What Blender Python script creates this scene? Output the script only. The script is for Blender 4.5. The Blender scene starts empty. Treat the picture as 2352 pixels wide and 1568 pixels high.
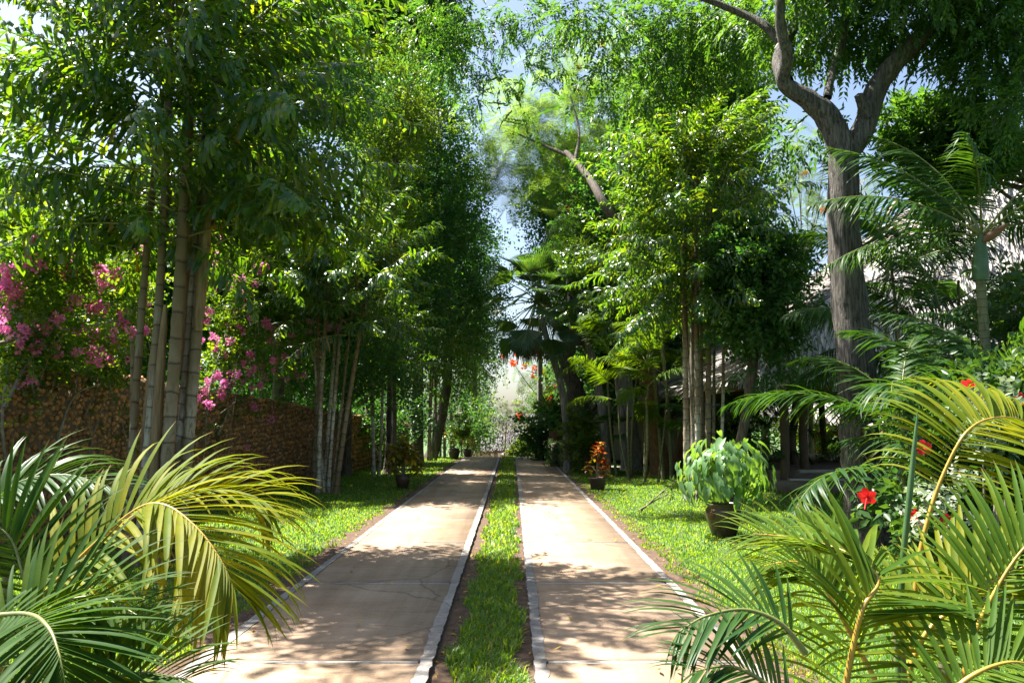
import bpy, math, random
import numpy as np
from mathutils import Vector, Matrix

rng = np.random.default_rng(11)
random.seed(11)
R = math.radians
C = bpy.context.scene.collection
SC = bpy.context.scene

# ------------------------------------------------------------------ camera, sky, sun, exposure
F, EYE, PITCH = 1829.33, 1.6, math.atan(184 / 1829.33)
cam = bpy.data.cameras.new('camera')
cam.sensor_width, cam.lens, cam.clip_start, cam.clip_end = 36, 28, 0.05, 2000
camo = bpy.data.objects.new('camera', cam)
C.objects.link(camo)
camo.location = (0, 0, EYE)
camo.rotation_euler = (R(90) + PITCH, 0, 0)
SC.camera = camo

SUN_EL, SUN_AZ = R(61), R(-60)          # azimuth: clockwise from +Y; the sun stands ahead on the left
TOSUN = Vector((math.sin(SUN_AZ) * math.cos(SUN_EL), math.cos(SUN_AZ) * math.cos(SUN_EL), math.sin(SUN_EL)))
world = bpy.data.worlds.new('World')
SC.world = world
world.use_nodes = True
nt = world.node_tree
sky = nt.nodes.new('ShaderNodeTexSky')
sky.sky_type = 'NISHITA'
sky.sun_disc = False
sky.sun_elevation = SUN_EL
sky.sun_rotation = SUN_AZ
sky.air_density = 1.0
sky.dust_density = 2.2
nt.links.new(sky.outputs[0], nt.nodes['Background'].inputs[0])
nt.nodes['Background'].inputs[1].default_value = 0.06
sun = bpy.data.lights.new('sun', 'SUN')
sun.energy, sun.angle, sun.color = 5.0, R(0.53), (1.0, 0.955, 0.87)
suno = bpy.data.objects.new('sun', sun)
C.objects.link(suno)
suno.rotation_euler = (-TOSUN).to_track_quat('-Z', 'Y').to_euler()
SC.view_settings.view_transform = 'Standard'
SC.view_settings.look = 'None'
SC.view_settings.exposure = 2.1
SC.view_settings.gamma = 1
SC.view_settings.use_curve_mapping = False
cy = SC.cycles
cy.max_bounces, cy.diffuse_bounces, cy.glossy_bounces, cy.transmission_bounces = 8, 5, 2, 4
cy.use_denoising = True
cy.caustics_reflective = cy.caustics_refractive = False


# ------------------------------------------------------------------ where things stand (photo measured at 2352 px width)
def W(px, py, Y):
    u, v = (px - 1176) / F, (784 - py) / F
    c, s = math.cos(PITCH), math.sin(PITCH)
    t = Y / (c - s * v)
    return np.array((u * t, Y, EYE + (s + c * v) * t))


def G(px, py):
    u, v = (px - 1176) / F, (784 - py) / F
    c, s = math.cos(PITCH), math.sin(PITCH)
    t = -EYE / (s + c * v)
    return np.array((u * t, (c - s * v) * t, 0.0))


def ground_z(y):
    t = min(max((y - 36.0) / 14.0, 0), 1)
    return -2.4 * t * t * (3 - 2 * t)


def nrm(a):
    a = np.asarray(a, float)
    return a / (np.linalg.norm(a, axis=-1, keepdims=True) + 1e-9)


# ------------------------------------------------------------------ mesh building
ORG = {}


class MB:
    def __init__(self):
        self.v, self.f, self.r, self.a, self.n = [], [], [], [], 0
        self.mi, self.m = 0, []

    def add(self, V, Fc, rnd=None, along=None):
        V = np.asarray(V, float).reshape(-1, 3)
        Fc = np.asarray(Fc, int)
        self.v.append(V)
        self.f.append(Fc + self.n)
        if rnd is None:
            rnd = random.random()
        self.r.append(np.broadcast_to(np.asarray(rnd, float), (len(Fc),)).copy())
        self.a.append(np.broadcast_to(np.asarray(0.0 if along is None else along, float), (len(V),)).copy())
        self.m.append(np.full(len(Fc), self.mi))
        self.n += len(V)

    def tube(self, pts, rad, n=8, rnd=None, cap=True, a0=0.0, bump=0.0):
        P = np.asarray(pts, float)
        m = len(P)
        rad = np.broadcast_to(np.asarray(rad, float), (m,))
        T = nrm(np.gradient(P, axis=0))
        ref = np.array((1.0, 0, 0)) if abs(T[0][0]) < 0.9 else np.array((0, 1.0, 0))
        N = nrm(np.cross(T[0], ref))
        seg = np.concatenate(([0], np.cumsum(np.linalg.norm(np.diff(P, axis=0), axis=1)))) + a0
        ang = np.linspace(0, 2 * math.pi, n, endpoint=False)
        V = []
        for i in range(m):
            N = nrm(N - T[i] * np.dot(N, T[i]))
            B = np.cross(T[i], N)
            rr = rad[i] * (1 + bump * rng.normal(size=n)) if bump else np.full(n, rad[i])
            V.append(P[i] + (np.cos(ang) * rr)[:, None] * N + (np.sin(ang) * rr)[:, None] * B)
        V = np.concatenate(V)
        fs = []
        for i in range(m - 1):
            for k in range(n):
                fs.append((i * n + k, i * n + (k + 1) % n, (i + 1) * n + (k + 1) % n, (i + 1) * n + k))
        self.add(V, fs, rnd, np.repeat(seg, n))
        if cap:
            self.add(np.concatenate((V[-n:], [P[-1] + T[-1] * rad[-1] * 0.4])), [(k, (k + 1) % n, n) for k in range(n)], rnd, seg[-1])

    def box(self, lo, hi, rnd=None):
        x0, y0, z0 = lo
        x1, y1, z1 = hi
        V = [(x0, y0, z0), (x1, y0, z0), (x1, y1, z0), (x0, y1, z0), (x0, y0, z1), (x1, y0, z1), (x1, y1, z1), (x0, y1, z1)]
        self.add(V, [(0, 3, 2, 1), (4, 5, 6, 7), (0, 1, 5, 4), (1, 2, 6, 5), (2, 3, 7, 6), (3, 0, 4, 7)], rnd)

    def inst(self, T, Tf, Tr, P, Rm, S, rnd):
        """copies of a template: T verts, Tf faces, Tr jitter per face; P (n,3), Rm (n,3,3) columns = axes, S (n,), rnd (n,)"""
        n, k, m = len(P), len(T), len(Tf)
        if n == 0:
            return
        V = np.einsum('nij,kj->nki', Rm, T) * np.asarray(S)[:, None, None] + P[:, None, :]
        Fc = (Tf[None] + (np.arange(n) * k)[:, None, None]).reshape(-1, Tf.shape[1])
        rr = np.clip(np.asarray(rnd)[:, None] + Tr[None], 0, 1).reshape(-1)
        self.add(V.reshape(-1, 3), Fc, rr)

    def mesh(self, name, mat, org=(0, 0, 0), smooth=False):
        me = bpy.data.meshes.new(name)
        V = np.concatenate(self.v) - np.asarray(org)
        tot = np.concatenate([np.full(len(f), f.shape[1]) for f in self.f])
        idx = np.concatenate([f.reshape(-1) for f in self.f])
        me.vertices.add(len(V))
        me.vertices.foreach_set('co', V.astype(np.float32).reshape(-1))
        me.loops.add(len(idx))
        me.loops.foreach_set('vertex_index', idx.astype(np.int32))
        me.polygons.add(len(tot))
        me.polygons.foreach_set('loop_start', (np.cumsum(tot) - tot).astype(np.int32))
        me.update(calc_edges=True)
        at = me.attributes.new('rnd', 'FLOAT', 'FACE')
        at.data.foreach_set('value', np.concatenate(self.r).astype(np.float32))
        at = me.attributes.new('along', 'FLOAT', 'POINT')
        at.data.foreach_set('value', np.concatenate(self.a).astype(np.float32))
        if smooth:
            me.polygons.foreach_set('use_smooth', np.ones(len(tot), bool))
        if isinstance(mat, (list, tuple)):
            for q in mat:
                me.materials.append(q)
            me.polygons.foreach_set('material_index', np.concatenate(self.m).astype(np.int32))
        else:
            me.materials.append(mat)
        return me

    def build(self, name, mat, parent=None, smooth=False):
        org = ORG.get(parent.name, (0, 0, 0)) if parent else (0, 0, 0)
        o = bpy.data.objects.new(name, self.mesh(name, mat, org, smooth))
        C.objects.link(o)
        if parent:
            o.parent = parent
            ORG[o.name] = org
        return o


def place(name, me, parent, M):
    """an object with shared mesh data at world matrix M under parent"""
    o = bpy.data.objects.new(name, me)
    C.objects.link(o)
    if parent:
        o.parent = parent
        o.matrix_local = Matrix.Translation(-Vector(ORG.get(parent.name, (0, 0, 0)))) @ M
    else:
        o.matrix_world = M
    return o


def tag(o, label=None, cat=None, group=None, kind=None):
    if label: o['label'] = label
    if cat: o['category'] = cat
    if group: o['group'] = group
    if kind: o['kind'] = kind
    return o


def thing(name, label, cat, loc, group=None):
    o = bpy.data.objects.new(name, None)
    C.objects.link(o)
    o.empty_display_size = 0.3
    o.location = loc
    ORG[o.name] = tuple(float(x) for x in loc)
    return tag(o, label, cat, group)


def mat3(x, y, z, p, s=1.0):
    M = Matrix.Identity(4)
    for i in range(3):
        M[i][0], M[i][1], M[i][2], M[i][3] = float(x[i]) * s, float(y[i]) * s, float(z[i]) * s, float(p[i])
    return M


def frames(D, up=(0, 0, 1), roll=0.0):
    """rotation matrices whose x axis is D and whose z axis leans to up; roll = random turn about x"""
    D = nrm(D)
    U = np.broadcast_to(np.asarray(up, float), D.shape) + rng.normal(size=D.shape) * 1e-3
    Y = nrm(np.cross(U, D))
    Z = np.cross(D, Y)
    a = rng.normal(size=len(D)) * roll
    c, s = np.cos(a)[:, None], np.sin(a)[:, None]
    return np.stack((D, Y * c + Z * s, Z * c - Y * s), axis=2)


def spline(pts, n):
    P = np.asarray(pts, float)
    t = np.linspace(0, len(P) - 1, n)
    out = []
    for x in t:
        i = min(int(x), len(P) - 2)
        u = x - i
        p0, p1, p2, p3 = P[max(i - 1, 0)], P[i], P[i + 1], P[min(i + 2, len(P) - 1)]
        out.append(0.5 * ((2 * p1) + (-p0 + p2) * u + (2 * p0 - 5 * p1 + 4 * p2 - p3) * u * u + (-p0 + 3 * p1 - 3 * p2 + p3) * u ** 3))
    return np.array(out)


# ------------------------------------------------------------------ materials
def newmat(name):
    m = bpy.data.materials.new(name)
    m.use_nodes = True
    t = m.node_tree
    for n in list(t.nodes):
        t.nodes.remove(n)
    out = t.nodes.new('ShaderNodeOutputMaterial')
    b = t.nodes.new('ShaderNodeBsdfPrincipled')
    t.links.new(b.outputs[0], out.inputs[0])
    return m, t, b, out


def ramp(t, src, stops, interp='LINEAR'):
    n = t.nodes.new('ShaderNodeValToRGB')
    n.color_ramp.interpolation = interp
    e = n.color_ramp.elements
    while len(e) < len(stops):
        e.new(0.5)
    for el, (p, c) in zip(e, stops):
        el.position = p
        el.color = (*c, 1)
    t.links.new(src, n.inputs[0])
    return n.outputs[0]


def attr(t, name):
    n = t.nodes.new('ShaderNodeAttribute')
    n.attribute_name = name
    return n.outputs['Fac']


def noise(t, scale, detail=4, rough=0.6, vec=None, dist=0.0, out=0):
    n = t.nodes.new('ShaderNodeTexNoise')
    n.inputs['Scale'].default_value = scale
    n.inputs['Detail'].default_value = detail
    n.inputs['Roughness'].default_value = rough
    n.inputs['Distortion'].default_value = dist
    if vec is not None:
        t.links.new(vec, n.inputs['Vector'])
    return n.outputs[out]


def coords(t, scale=(1, 1, 1), which='Object'):
    c = t.nodes.new('ShaderNodeTexCoord')
    m = t.nodes.new('ShaderNodeMapping')
    m.inputs['Scale'].default_value = scale
    t.links.new(c.outputs[which], m.inputs[0])
    return m.outputs[0]


def wpos(t, scale=(1, 1, 1)):
    c = t.nodes.new('ShaderNodeNewGeometry')
    m = t.nodes.new('ShaderNodeMapping')
    m.inputs['Scale'].default_value = scale
    t.links.new(c.outputs['Position'], m.inputs[0])
    return m.outputs[0]


def mixc(t, fac, a, b, blend='MIX'):
    n = t.nodes.new('ShaderNodeMix')
    n.data_type, n.blend_type = 'RGBA', blend
    for sock, val in ((n.inputs[0], fac), (n.inputs[6], a), (n.inputs[7], b)):
        if isinstance(val, bpy.types.NodeSocket):
            t.links.new(val, sock)
        elif isinstance(val, (int, float)):
            sock.default_value = val
        else:
            sock.default_value = (*val, 1)
    return n.outputs[2]


def mathn(t, op, a, b=None):
    n = t.nodes.new('ShaderNodeMath')
    n.operation = op
    for i, val in enumerate((a, b)):
        if val is None: continue
        if isinstance(val, bpy.types.NodeSocket):
            t.links.new(val, n.inputs[i])
        else:
            n.inputs[i].default_value = val
    return n.outputs[0]


def bump(t, b, h, strength=0.4, dist=0.02):
    n = t.nodes.new('ShaderNodeBump')
    n.inputs['Strength'].default_value = strength
    n.inputs['Distance'].default_value = dist
    t.links.new(h, n.inputs['Height'])
    t.links.new(n.outputs[0], b.inputs['Normal'])


def leaf(name, stops, trans, rough=0.45, fac=0.42, spec=0.22, objvar=0.0):
    m, t, b, out = newmat(name)
    a = attr(t, 'rnd')
    if objvar:
        oi = t.nodes.new('ShaderNodeObjectInfo')
        a = mathn(t, 'ADD', mathn(t, 'MULTIPLY', a, 1 - objvar), mathn(t, 'MULTIPLY', oi.outputs['Random'], objvar))
    col = ramp(t, a, stops)
    tip = ramp(t, attr(t, 'along'), [(0.90, (0, 0, 0)), (1.0, (0.85, 0.85, 0.85))])
    col = mixc(t, tip, col, (0.16, 0.085, 0.03))
    col = mixc(t, 0.35, col, ramp(t, noise(t, 9.0, 2, vec=wpos(t)), [(0.3, (0.55, 0.6, 0.5)), (0.7, (1.3, 1.25, 1.1))]), 'MULTIPLY')
    t.links.new(col, b.inputs['Base Color'])
    b.inputs['Roughness'].default_value = rough
    b.inputs['Specular IOR Level'].default_value = spec
    tr = t.nodes.new('ShaderNodeBsdfTranslucent')
    t.links.new(mixc(t, 1.0, col, trans, 'MULTIPLY'), tr.inputs[0])
    mx = t.nodes.new('ShaderNodeMixShader')
    mx.inputs[0].default_value = fac
    t.links.new(b.outputs[0], mx.inputs[1])
    t.links.new(tr.outputs[0], mx.inputs[2])
    t.links.new(mx.outputs[0], out.inputs[0])
    return m


def bark(name, dark, light, sc=(9, 9, 1.6), strength=0.8, dist=0.03, nscale=2.2):
    m, t, b, out = newmat(name)
    v = coords(t, sc)
    n1 = noise(t, nscale, 6, 0.65, v, 0.6)
    n2 = noise(t, 1.1, 3, 0.5, coords(t))
    col = ramp(t, n1, [(0.36, dark), (0.62, light)])
    col = mixc(t, 0.5, col, ramp(t, n2, [(0.3, (0.6, 0.58, 0.55)), (0.7, (1.2, 1.15, 1.1))]), 'MULTIPLY')
    t.links.new(col, b.inputs['Base Color'])
    b.inputs['Roughness'].default_value = 0.85
    bump(t, b, n1, strength, dist)
    return m


def ringed(name, pale, dark, brown, step=0.22, green=None):
    m, t, b, out = newmat(name)
    al = mathn(t, 'DIVIDE', attr(t, 'along'), mathn(t, 'MULTIPLY', mathn(t, 'ADD', mathn(t, 'MULTIPLY', attr(t, 'rnd'), .6), .75), step))
    wob = mathn(t, 'MULTIPLY', noise(t, 3.0, 2, vec=coords(t)), 0.5)
    fr = mathn(t, 'FRACT', mathn(t, 'ADD', al, wob))
    ring = ramp(t, fr, [(0.0, (0.25, 0.22, 0.2)), (0.04, (0.3, 0.27, 0.24)), (0.13, (1, 1, 1)), (1.0, (0.82, 0.82, 0.82))])
    blot = noise(t, 9.0, 6, 0.75, coords(t, (1.6, 1.6, 0.45)), 0.8)
    col = ramp(t, blot, [(0.38, dark), (0.47, pale), (0.72, tuple(min(1, c * 1.25) for c in pale))])
    rb = ramp(t, attr(t, 'rnd'), [(0.35, (0, 0, 0)), (0.75, (1, 1, 1))])
    col = mixc(t, mathn(t, 'MULTIPLY', rb, 0.75), col, brown)
    col = mixc(t, mathn(t, 'MULTIPLY', ramp(t, noise(t, 2.0, 4, vec=coords(t, (1, 1, .5))), [(0.47, (0, 0, 0)), (0.56, (1, 1, 1))]), 0.75), col, brown)
    if green:
        up = ramp(t, mathn(t, 'DIVIDE', attr(t, 'along'), 6.0), [(0.3, (0, 0, 0)), (0.62, (1, 1, 1))])
        col = mixc(t, up, col, green)
    col = mixc(t, 1.0, col, ring, 'MULTIPLY')
    t.links.new(col, b.inputs['Base Color'])
    b.inputs['Roughness'].default_value = 0.7
    bump(t, b, mathn(t, 'ADD', fr, blot), 0.35, 0.01)
    return m


def plain(name, c1, c2, scale=6, rough=0.8, strength=0.3, dist=0.01, sc=(1, 1, 1), rndmix=0.0):
    m, t, b, out = newmat(name)
    n = noise(t, scale, 6, 0.65, wpos(t, sc))
    col = ramp(t, n, [(0.32, c1), (0.68, c2)])
    if rndmix:
        col = mixc(t, rndmix, col, ramp(t, attr(t, 'rnd'), [(0, (0.55, 0.52, 0.5)), (1, (1.4, 1.35, 1.3))]), 'MULTIPLY')
    t.links.new(col, b.inputs['Base Color'])
    b.inputs['Roughness'].default_value = rough
    bump(t, b, n, strength, dist)
    return m


YG = (2.3, 2.2, 0.35)       # what light passing through a green leaf turns into, relative to its surface colour
M = {}
M['wedge'] = leaf('macarthur_leaf', [(0, (0.022, 0.062, 0.018)), (0.6, (0.042, 0.098, 0.024)), (0.93, (0.085, 0.130, 0.03)), (0.97, (0.22, 0.15, 0.04))], (4.9, 4.0, 0.3), 0.26, 0.45, 0.6)
M['areca'] = leaf('areca_leaf', [(0, (0.042, 0.100, 0.014)), (0.7, (0.075, 0.135, 0.014)), (1, (0.125, 0.165, 0.016))], (3.0, 2.5, 0.3), 0.55, 0.45, 0.10, 0.3)
M['areca_mid'] = leaf('areca_leaf_mid', [(0, (0.024, 0.070, 0.012)), (0.7, (0.045, 0.100, 0.012)), (1, (0.085, 0.130, 0.014))], (2.6, 2.2, 0.3), 0.55, 0.40, 0.08, 0.3)
M['areca_gold'] = leaf('areca_leaf_gold', [(0, (0.095, 0.140, 0.010)), (0.7, (0.135, 0.170, 0.010)), (1, (0.20, 0.195, 0.014))], (2.2, 1.95, 0.3), 0.55, 0.42, 0.10)
M['areca_dark'] = leaf('areca_leaf_dark', [(0, (0.018, 0.060, 0.016)), (1, (0.045, 0.100, 0.020))], (2.2, 2.1, 0.4), 0.42, 0.36, 0.20, 0.4)
M['neem'] = leaf('neem_leaf', [(0, (0.024, 0.062, 0.026)), (0.6, (0.042, 0.095, 0.030)), (1, (0.075, 0.135, 0.034))], (3.2, 3.3, 0.6), 0.42, 0.43)
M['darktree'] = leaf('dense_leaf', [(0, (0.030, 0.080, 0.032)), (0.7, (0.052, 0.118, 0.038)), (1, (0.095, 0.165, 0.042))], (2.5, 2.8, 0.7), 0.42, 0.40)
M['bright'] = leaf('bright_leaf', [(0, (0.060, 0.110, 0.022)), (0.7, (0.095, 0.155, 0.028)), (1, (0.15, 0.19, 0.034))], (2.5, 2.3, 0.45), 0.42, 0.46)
M['feather'] = leaf('feathery_leaf', [(0, (0.070, 0.125, 0.040)), (0.7, (0.105, 0.165, 0.055)), (1, (0.15, 0.205, 0.06))], (3.4, 3.2, 0.9), 0.5, 0.52)
M['shrub'] = leaf('shrub_leaf', [(0, (0.026, 0.070, 0.024)), (0.7, (0.048, 0.100, 0.030)), (1, (0.085, 0.140, 0.034))], (2.2, 2.1, 0.5), 0.34, 0.38)
M['boug'] = leaf('bougainvillea_leaf', [(0, (0.030, 0.070, 0.018)), (0.7, (0.060, 0.105, 0.022)), (1, (0.11, 0.15, 0.03))], (4.2, 3.8, 0.4), 0.34, 0.46)
M['pink'] = leaf('pink_bract', [(0, (0.66, 0.13, 0.38)), (1, (0.88, 0.34, 0.62))], (1.15, 1.1, 1.2), 0.6, 0.45, 0.2)
M['red'] = leaf('red_petal', [(0, (0.55, 0.012, 0.02)), (1, (0.75, 0.03, 0.03))], (1.2, 1, 1), 0.5, 0.35, 0.3)
M['orange'] = leaf('orange_petal', [(0, (0.70, 0.07, 0.02)), (1, (0.85, 0.17, 0.03))], (1.1, 1, 1), 0.5, 0.4, 0.2)
M['pot_leaf'] = leaf('arrowhead_leaf', [(0, (0.095, 0.195, 0.080)), (0.8, (0.145, 0.255, 0.115)), (1, (0.23, 0.27, 0.08))], (2.2, 2.1, 0.35), 0.36, 0.40, 0.35, 0.6)
M['croton_y'] = leaf('croton_yellow_leaf', [(0, (0.10, 0.14, 0.02)), (0.5, (0.30, 0.25, 0.02)), (1, (0.60, 0.38, 0.03))], (1.5, 1.4, 0.4), 0.35, 0.35)
M['croton_r'] = leaf('croton_red_leaf', [(0, (0.22, 0.025, 0.012)), (0.45, (0.35, 0.05, 0.015)), (0.62, (0.40, 0.20, 0.02)), (1, (0.34, 0.30, 0.03))], (1.6, 1.4, 0.5), 0.35, 0.35)
M['fan'] = leaf('fan_palm_leaf', [(0, (0.028, 0.075, 0.030)), (0.8, (0.055, 0.115, 0.040)), (1, (0.10, 0.15, 0.04))], (2.3, 2.2, 0.5), 0.32, 0.38, 0.6)
M['fan_dead'] = leaf('dry_fan_leaf', [(0, (0.11, 0.06, 0.028)), (1, (0.19, 0.11, 0.05))], (1.4, 1.1, 0.7), 0.6, 0.3)
M['grass'] = leaf('grass_blade', [(0, (0.055, 0.145, 0.018)), (0.7, (0.115, 0.225, 0.030)), (0.96, (0.21, 0.29, 0.05)), (1, (0.36, 0.29, 0.11))], (3.0, 2.4, 0.6), 0.40, 0.50, 0.4)
M['spike'] = leaf('strappy_leaf', [(0, (0.06, 0.12, 0.03)), (1, (0.14, 0.19, 0.06))], (2, 1.9, 0.5), 0.4, 0.38)
M['varieg'] = leaf('variegated_leaf', [(0, (0.06, 0.11, 0.06)), (0.5, (0.25, 0.30, 0.22)), (1, (0.42, 0.46, 0.38))], (1.2, 1.3, 0.8), 0.4, 0.3)
M['dead'] = leaf('fallen_leaf_yellow', [(0, (0.30, 0.17, 0.03)), (0.7, (0.55, 0.36, 0.04)), (1, (0.20, 0.11, 0.05))], (1.1, 1, 0.6), 0.5, 0.25)
M['rachis'] = plain('palm_rachis', (0.26, 0.17, 0.022), (0.42, 0.25, 0.03), 14, 0.45, 0.1)
M['rachis_g'] = plain('green_rachis', (0.10, 0.13, 0.03), (0.20, 0.19, 0.05), 14, 0.45, 0.1)
M['spear'] = plain('spear_leaf_green', (0.035, 0.085, 0.025), (0.06, 0.12, 0.04), 20, 0.4, 0.1)
M['stem'] = ringed('macarthur_stem', (0.47, 0.43, 0.36), (0.09, 0.075, 0.055), (0.165, 0.105, 0.045), 0.22, (0.13, 0.085, 0.035))
M['stem_g'] = ringed('green_ringed_stem', (0.15, 0.155, 0.07), (0.07, 0.08, 0.03), (0.17, 0.15, 0.07), 0.11)
M['sheath'] = plain('dry_sheath', (0.13, 0.075, 0.035), (0.27, 0.18, 0.09), 5, 0.8, 0.3, 0.01, (6, 6, 0.6))
M['bark_neem'] = bark('neem_bark', (0.013, 0.010, 0.008), (0.155, 0.138, 0.12), (14, 14, 1.7), 1.0, 0.07)
M['bark_dark'] = bark('dark_bark', (0.035, 0.026, 0.018), (0.14, 0.11, 0.08), (8, 8, 1.4), 0.8)
M['bark_brown'] = bark('smooth_brown_bark', (0.15, 0.075, 0.026), (0.26, 0.145, 0.055), (3, 3, 2.0), 0.25, 0.01, 3.0)
M['bark_grey'] = bark('grey_bark', (0.09, 0.085, 0.075), (0.30, 0.285, 0.25), (10, 10, 1.6), 0.8, 0.02)
M['twig'] = plain('twig_wood', (0.10, 0.075, 0.05), (0.26, 0.22, 0.17), 9, 0.8)
M['thatch'] = plain('palm_thatch', (0.26, 0.24, 0.225), (0.62, 0.60, 0.585), 3.5, 0.9, 0.6, 0.03, (1, 1, 1), 0.8)
M['thatch_grey'] = plain('weathered_thatch', (0.07, 0.067, 0.067), (0.20, 0.195, 0.20), 3.5, 0.9, 0.6, 0.03, (1, 1, 1), 0.8)
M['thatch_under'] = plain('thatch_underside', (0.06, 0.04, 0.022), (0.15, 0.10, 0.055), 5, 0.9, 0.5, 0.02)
M['wood'] = plain('dark_timber', (0.045, 0.028, 0.018), (0.10, 0.062, 0.036), 8, 0.7, 0.4, 0.01, (5, 5, 0.7))
M['pole_wood'] = plain('pale_pole', (0.22, 0.16, 0.10), (0.36, 0.28, 0.18), 8, 0.7, 0.3, 0.01)
M['plaster'] = plain('white_plaster', (0.58, 0.57, 0.53), (0.74, 0.73, 0.69), 2.5, 0.85, 0.1)
M['cream'] = plain('cream_plaster', (0.34, 0.31, 0.22), (0.46, 0.42, 0.31), 2.2, 0.85, 0.1)
M['bluewall'] = plain('pale_blue_plaster', (0.46, 0.52, 0.56), (0.58, 0.64, 0.67), 2.5, 0.85, 0.1)
M['redwall'] = plain('red_plaster', (0.30, 0.05, 0.025), (0.42, 0.08, 0.04), 2.2, 0.8, 0.1)
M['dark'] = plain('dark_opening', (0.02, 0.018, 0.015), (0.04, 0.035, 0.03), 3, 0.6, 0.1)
M['pot'] = plain('glazed_brown_pot', (0.040, 0.024, 0.014), (0.095, 0.058, 0.034), 9, 0.35, 0.2)
M['potclay'] = plain('dark_clay_pot', (0.05, 0.036, 0.022), (0.10, 0.07, 0.042), 9, 0.6, 0.2)
M['rust'] = plain('rusty_brown', (0.13, 0.055, 0.026), (0.22, 0.10, 0.05), 9, 0.7, 0.3)
M['stonefloor'] = plain('grey_stone_floor', (0.13, 0.10, 0.075), (0.24, 0.19, 0.145), 4, 0.8, 0.3)
M['nosing'] = plain('pale_step_nosing', (0.42, 0.40, 0.37), (0.55, 0.53, 0.5), 4, 0.8, 0.2)


def concrete(name, c1, c2, c3, mottle=0.0):
    m, t, b, out = newmat(name)
    p = wpos(t)
    n1 = noise(t, 1.3, 5, 0.6, p)
    n2 = noise(t, 45, 5, 0.7, p)
    col = ramp(t, n1, [(0.3, c1), (0.5, c2), (0.72, c3)])
    col = mixc(t, 0.55, col, ramp(t, n2, [(0.3, (0.7, 0.68, 0.66)), (0.7, (1.18, 1.18, 1.18))]), 'MULTIPLY')
    n3 = noise(t, 3.0, 8, 0.75, wpos(t, (0.5, 2.2, 1)), 1.2)
    col = mixc(t, 0.6, col, ramp(t, n3, [(0.40, (0.72, 0.69, 0.66)), (0.5, (1, 1, 1))]), 'MULTIPLY')
    tyre = noise(t, 1.0, 4, 0.6, wpos(t, (5.5, 0.22, 1)), 0.4)
    col = mixc(t, 0.6, col, ramp(t, tyre, [(0.36, (0.74, 0.72, 0.70)), (0.58, (1.05, 1.05, 1.05))]), 'MULTIPLY')
    spk = noise(t, 130, 2, 0.5, p)
    col = mixc(t, 0.85, col, ramp(t, spk, [(0.29, (0.35, 0.32, 0.30)), (0.35, (1, 1, 1))]), 'MULTIPLY')
    vor = t.nodes.new('ShaderNodeTexVoronoi')
    vor.feature = 'DISTANCE_TO_EDGE'
    vor.inputs['Scale'].default_value = 0.55
    wn = mixc(t, 0.16, p, noise(t, 2.2, 5, 0.6, p, out=1))
    t.links.new(wn, vor.inputs['Vector'])
    col = mixc(t, 0.7, col, ramp(t, vor.outputs['Distance'], [(0.0, (0.35, 0.33, 0.31)), (0.006, (1, 1, 1))]), 'MULTIPLY')
    col = mixc(t, 0.8, col, ramp(t, attr(t, 'rnd'), [(0, (0.86, 0.86, 0.88)), (1, (1.1, 1.08, 1.05))]), 'MULTIPLY')
    if mottle:
        col = mixc(t, mottle, col, ramp(t, noise(t, 16.0, 8, 0.8, p, 0.8), [(0.36, (0.55, 0.53, 0.51)), (0.48, (0.95, 0.95, 0.95)), (0.66, (1.15, 1.15, 1.15))]), 'MULTIPLY')
    t.links.new(col, b.inputs['Base Color'])
    b.inputs['Roughness'].default_value = 0.8
    wv = t.nodes.new('ShaderNodeTexWave')
    wv.bands_direction = 'Y'
    wv.inputs['Scale'].default_value = 9
    wv.inputs['Distortion'].default_value = 5
    wv.inputs['Detail'].default_value = 3
    t.links.new(p, wv.inputs[0])
    bump(t, b, mathn(t, 'ADD', n2, mathn(t, 'MULTIPLY', wv.outputs[1], 0.5)), 0.3, 0.006)
    return m


M['slab'] = concrete('brown_concrete', (0.265, 0.178, 0.110), (0.330, 0.230, 0.150), (0.40, 0.295, 0.205))
M['edging'] = concrete('grey_concrete', (0.185, 0.165, 0.15), (0.25, 0.23, 0.21), (0.33, 0.31, 0.285), 0.9)
M['cement'] = concrete('pale_cement', (0.30, 0.275, 0.245), (0.37, 0.345, 0.31), (0.44, 0.41, 0.375), 0.7)
M['stained_shaded'] = plain('soil_stained_shaded_concrete', (0.035, 0.026, 0.018), (0.10, 0.075, 0.055), 20, 0.9, 0.5)  # soil-dirtied concrete, with the shade on the edging flanks put into the colour
M['soil'] = plain('brown_soil', (0.050, 0.028, 0.017), (0.120, 0.070, 0.042), 9, 0.95, 0.9, 0.03)
M['stone'] = plain('coral_stone', (0.20, 0.105, 0.042), (0.44, 0.26, 0.12), 14, 0.9, 0.9, 0.02, (1, 1, 1), 0.75)
_t = M['stone'].node_tree
_b = _t.nodes['Principled BSDF']
_src = _b.inputs['Base Color'].links[0].from_socket
_t.links.new(mixc(_t, 1.0, _src, ramp(_t, noise(_t, 5.5, 3, 0.6, wpos(_t)), [(0.30, (0.55, 0.48, 0.42)), (0.45, (1.0, 0.95, 0.9)), (0.56, (1.05, 0.8, 0.6)), (0.70, (1.35, 1.45, 1.6))]), 'MULTIPLY'), _b.inputs['Base Color'])
M['mortar'] = plain('wall_mortar', (0.09, 0.055, 0.028), (0.17, 0.105, 0.055), 10, 0.95, 0.9, 0.03)


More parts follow.
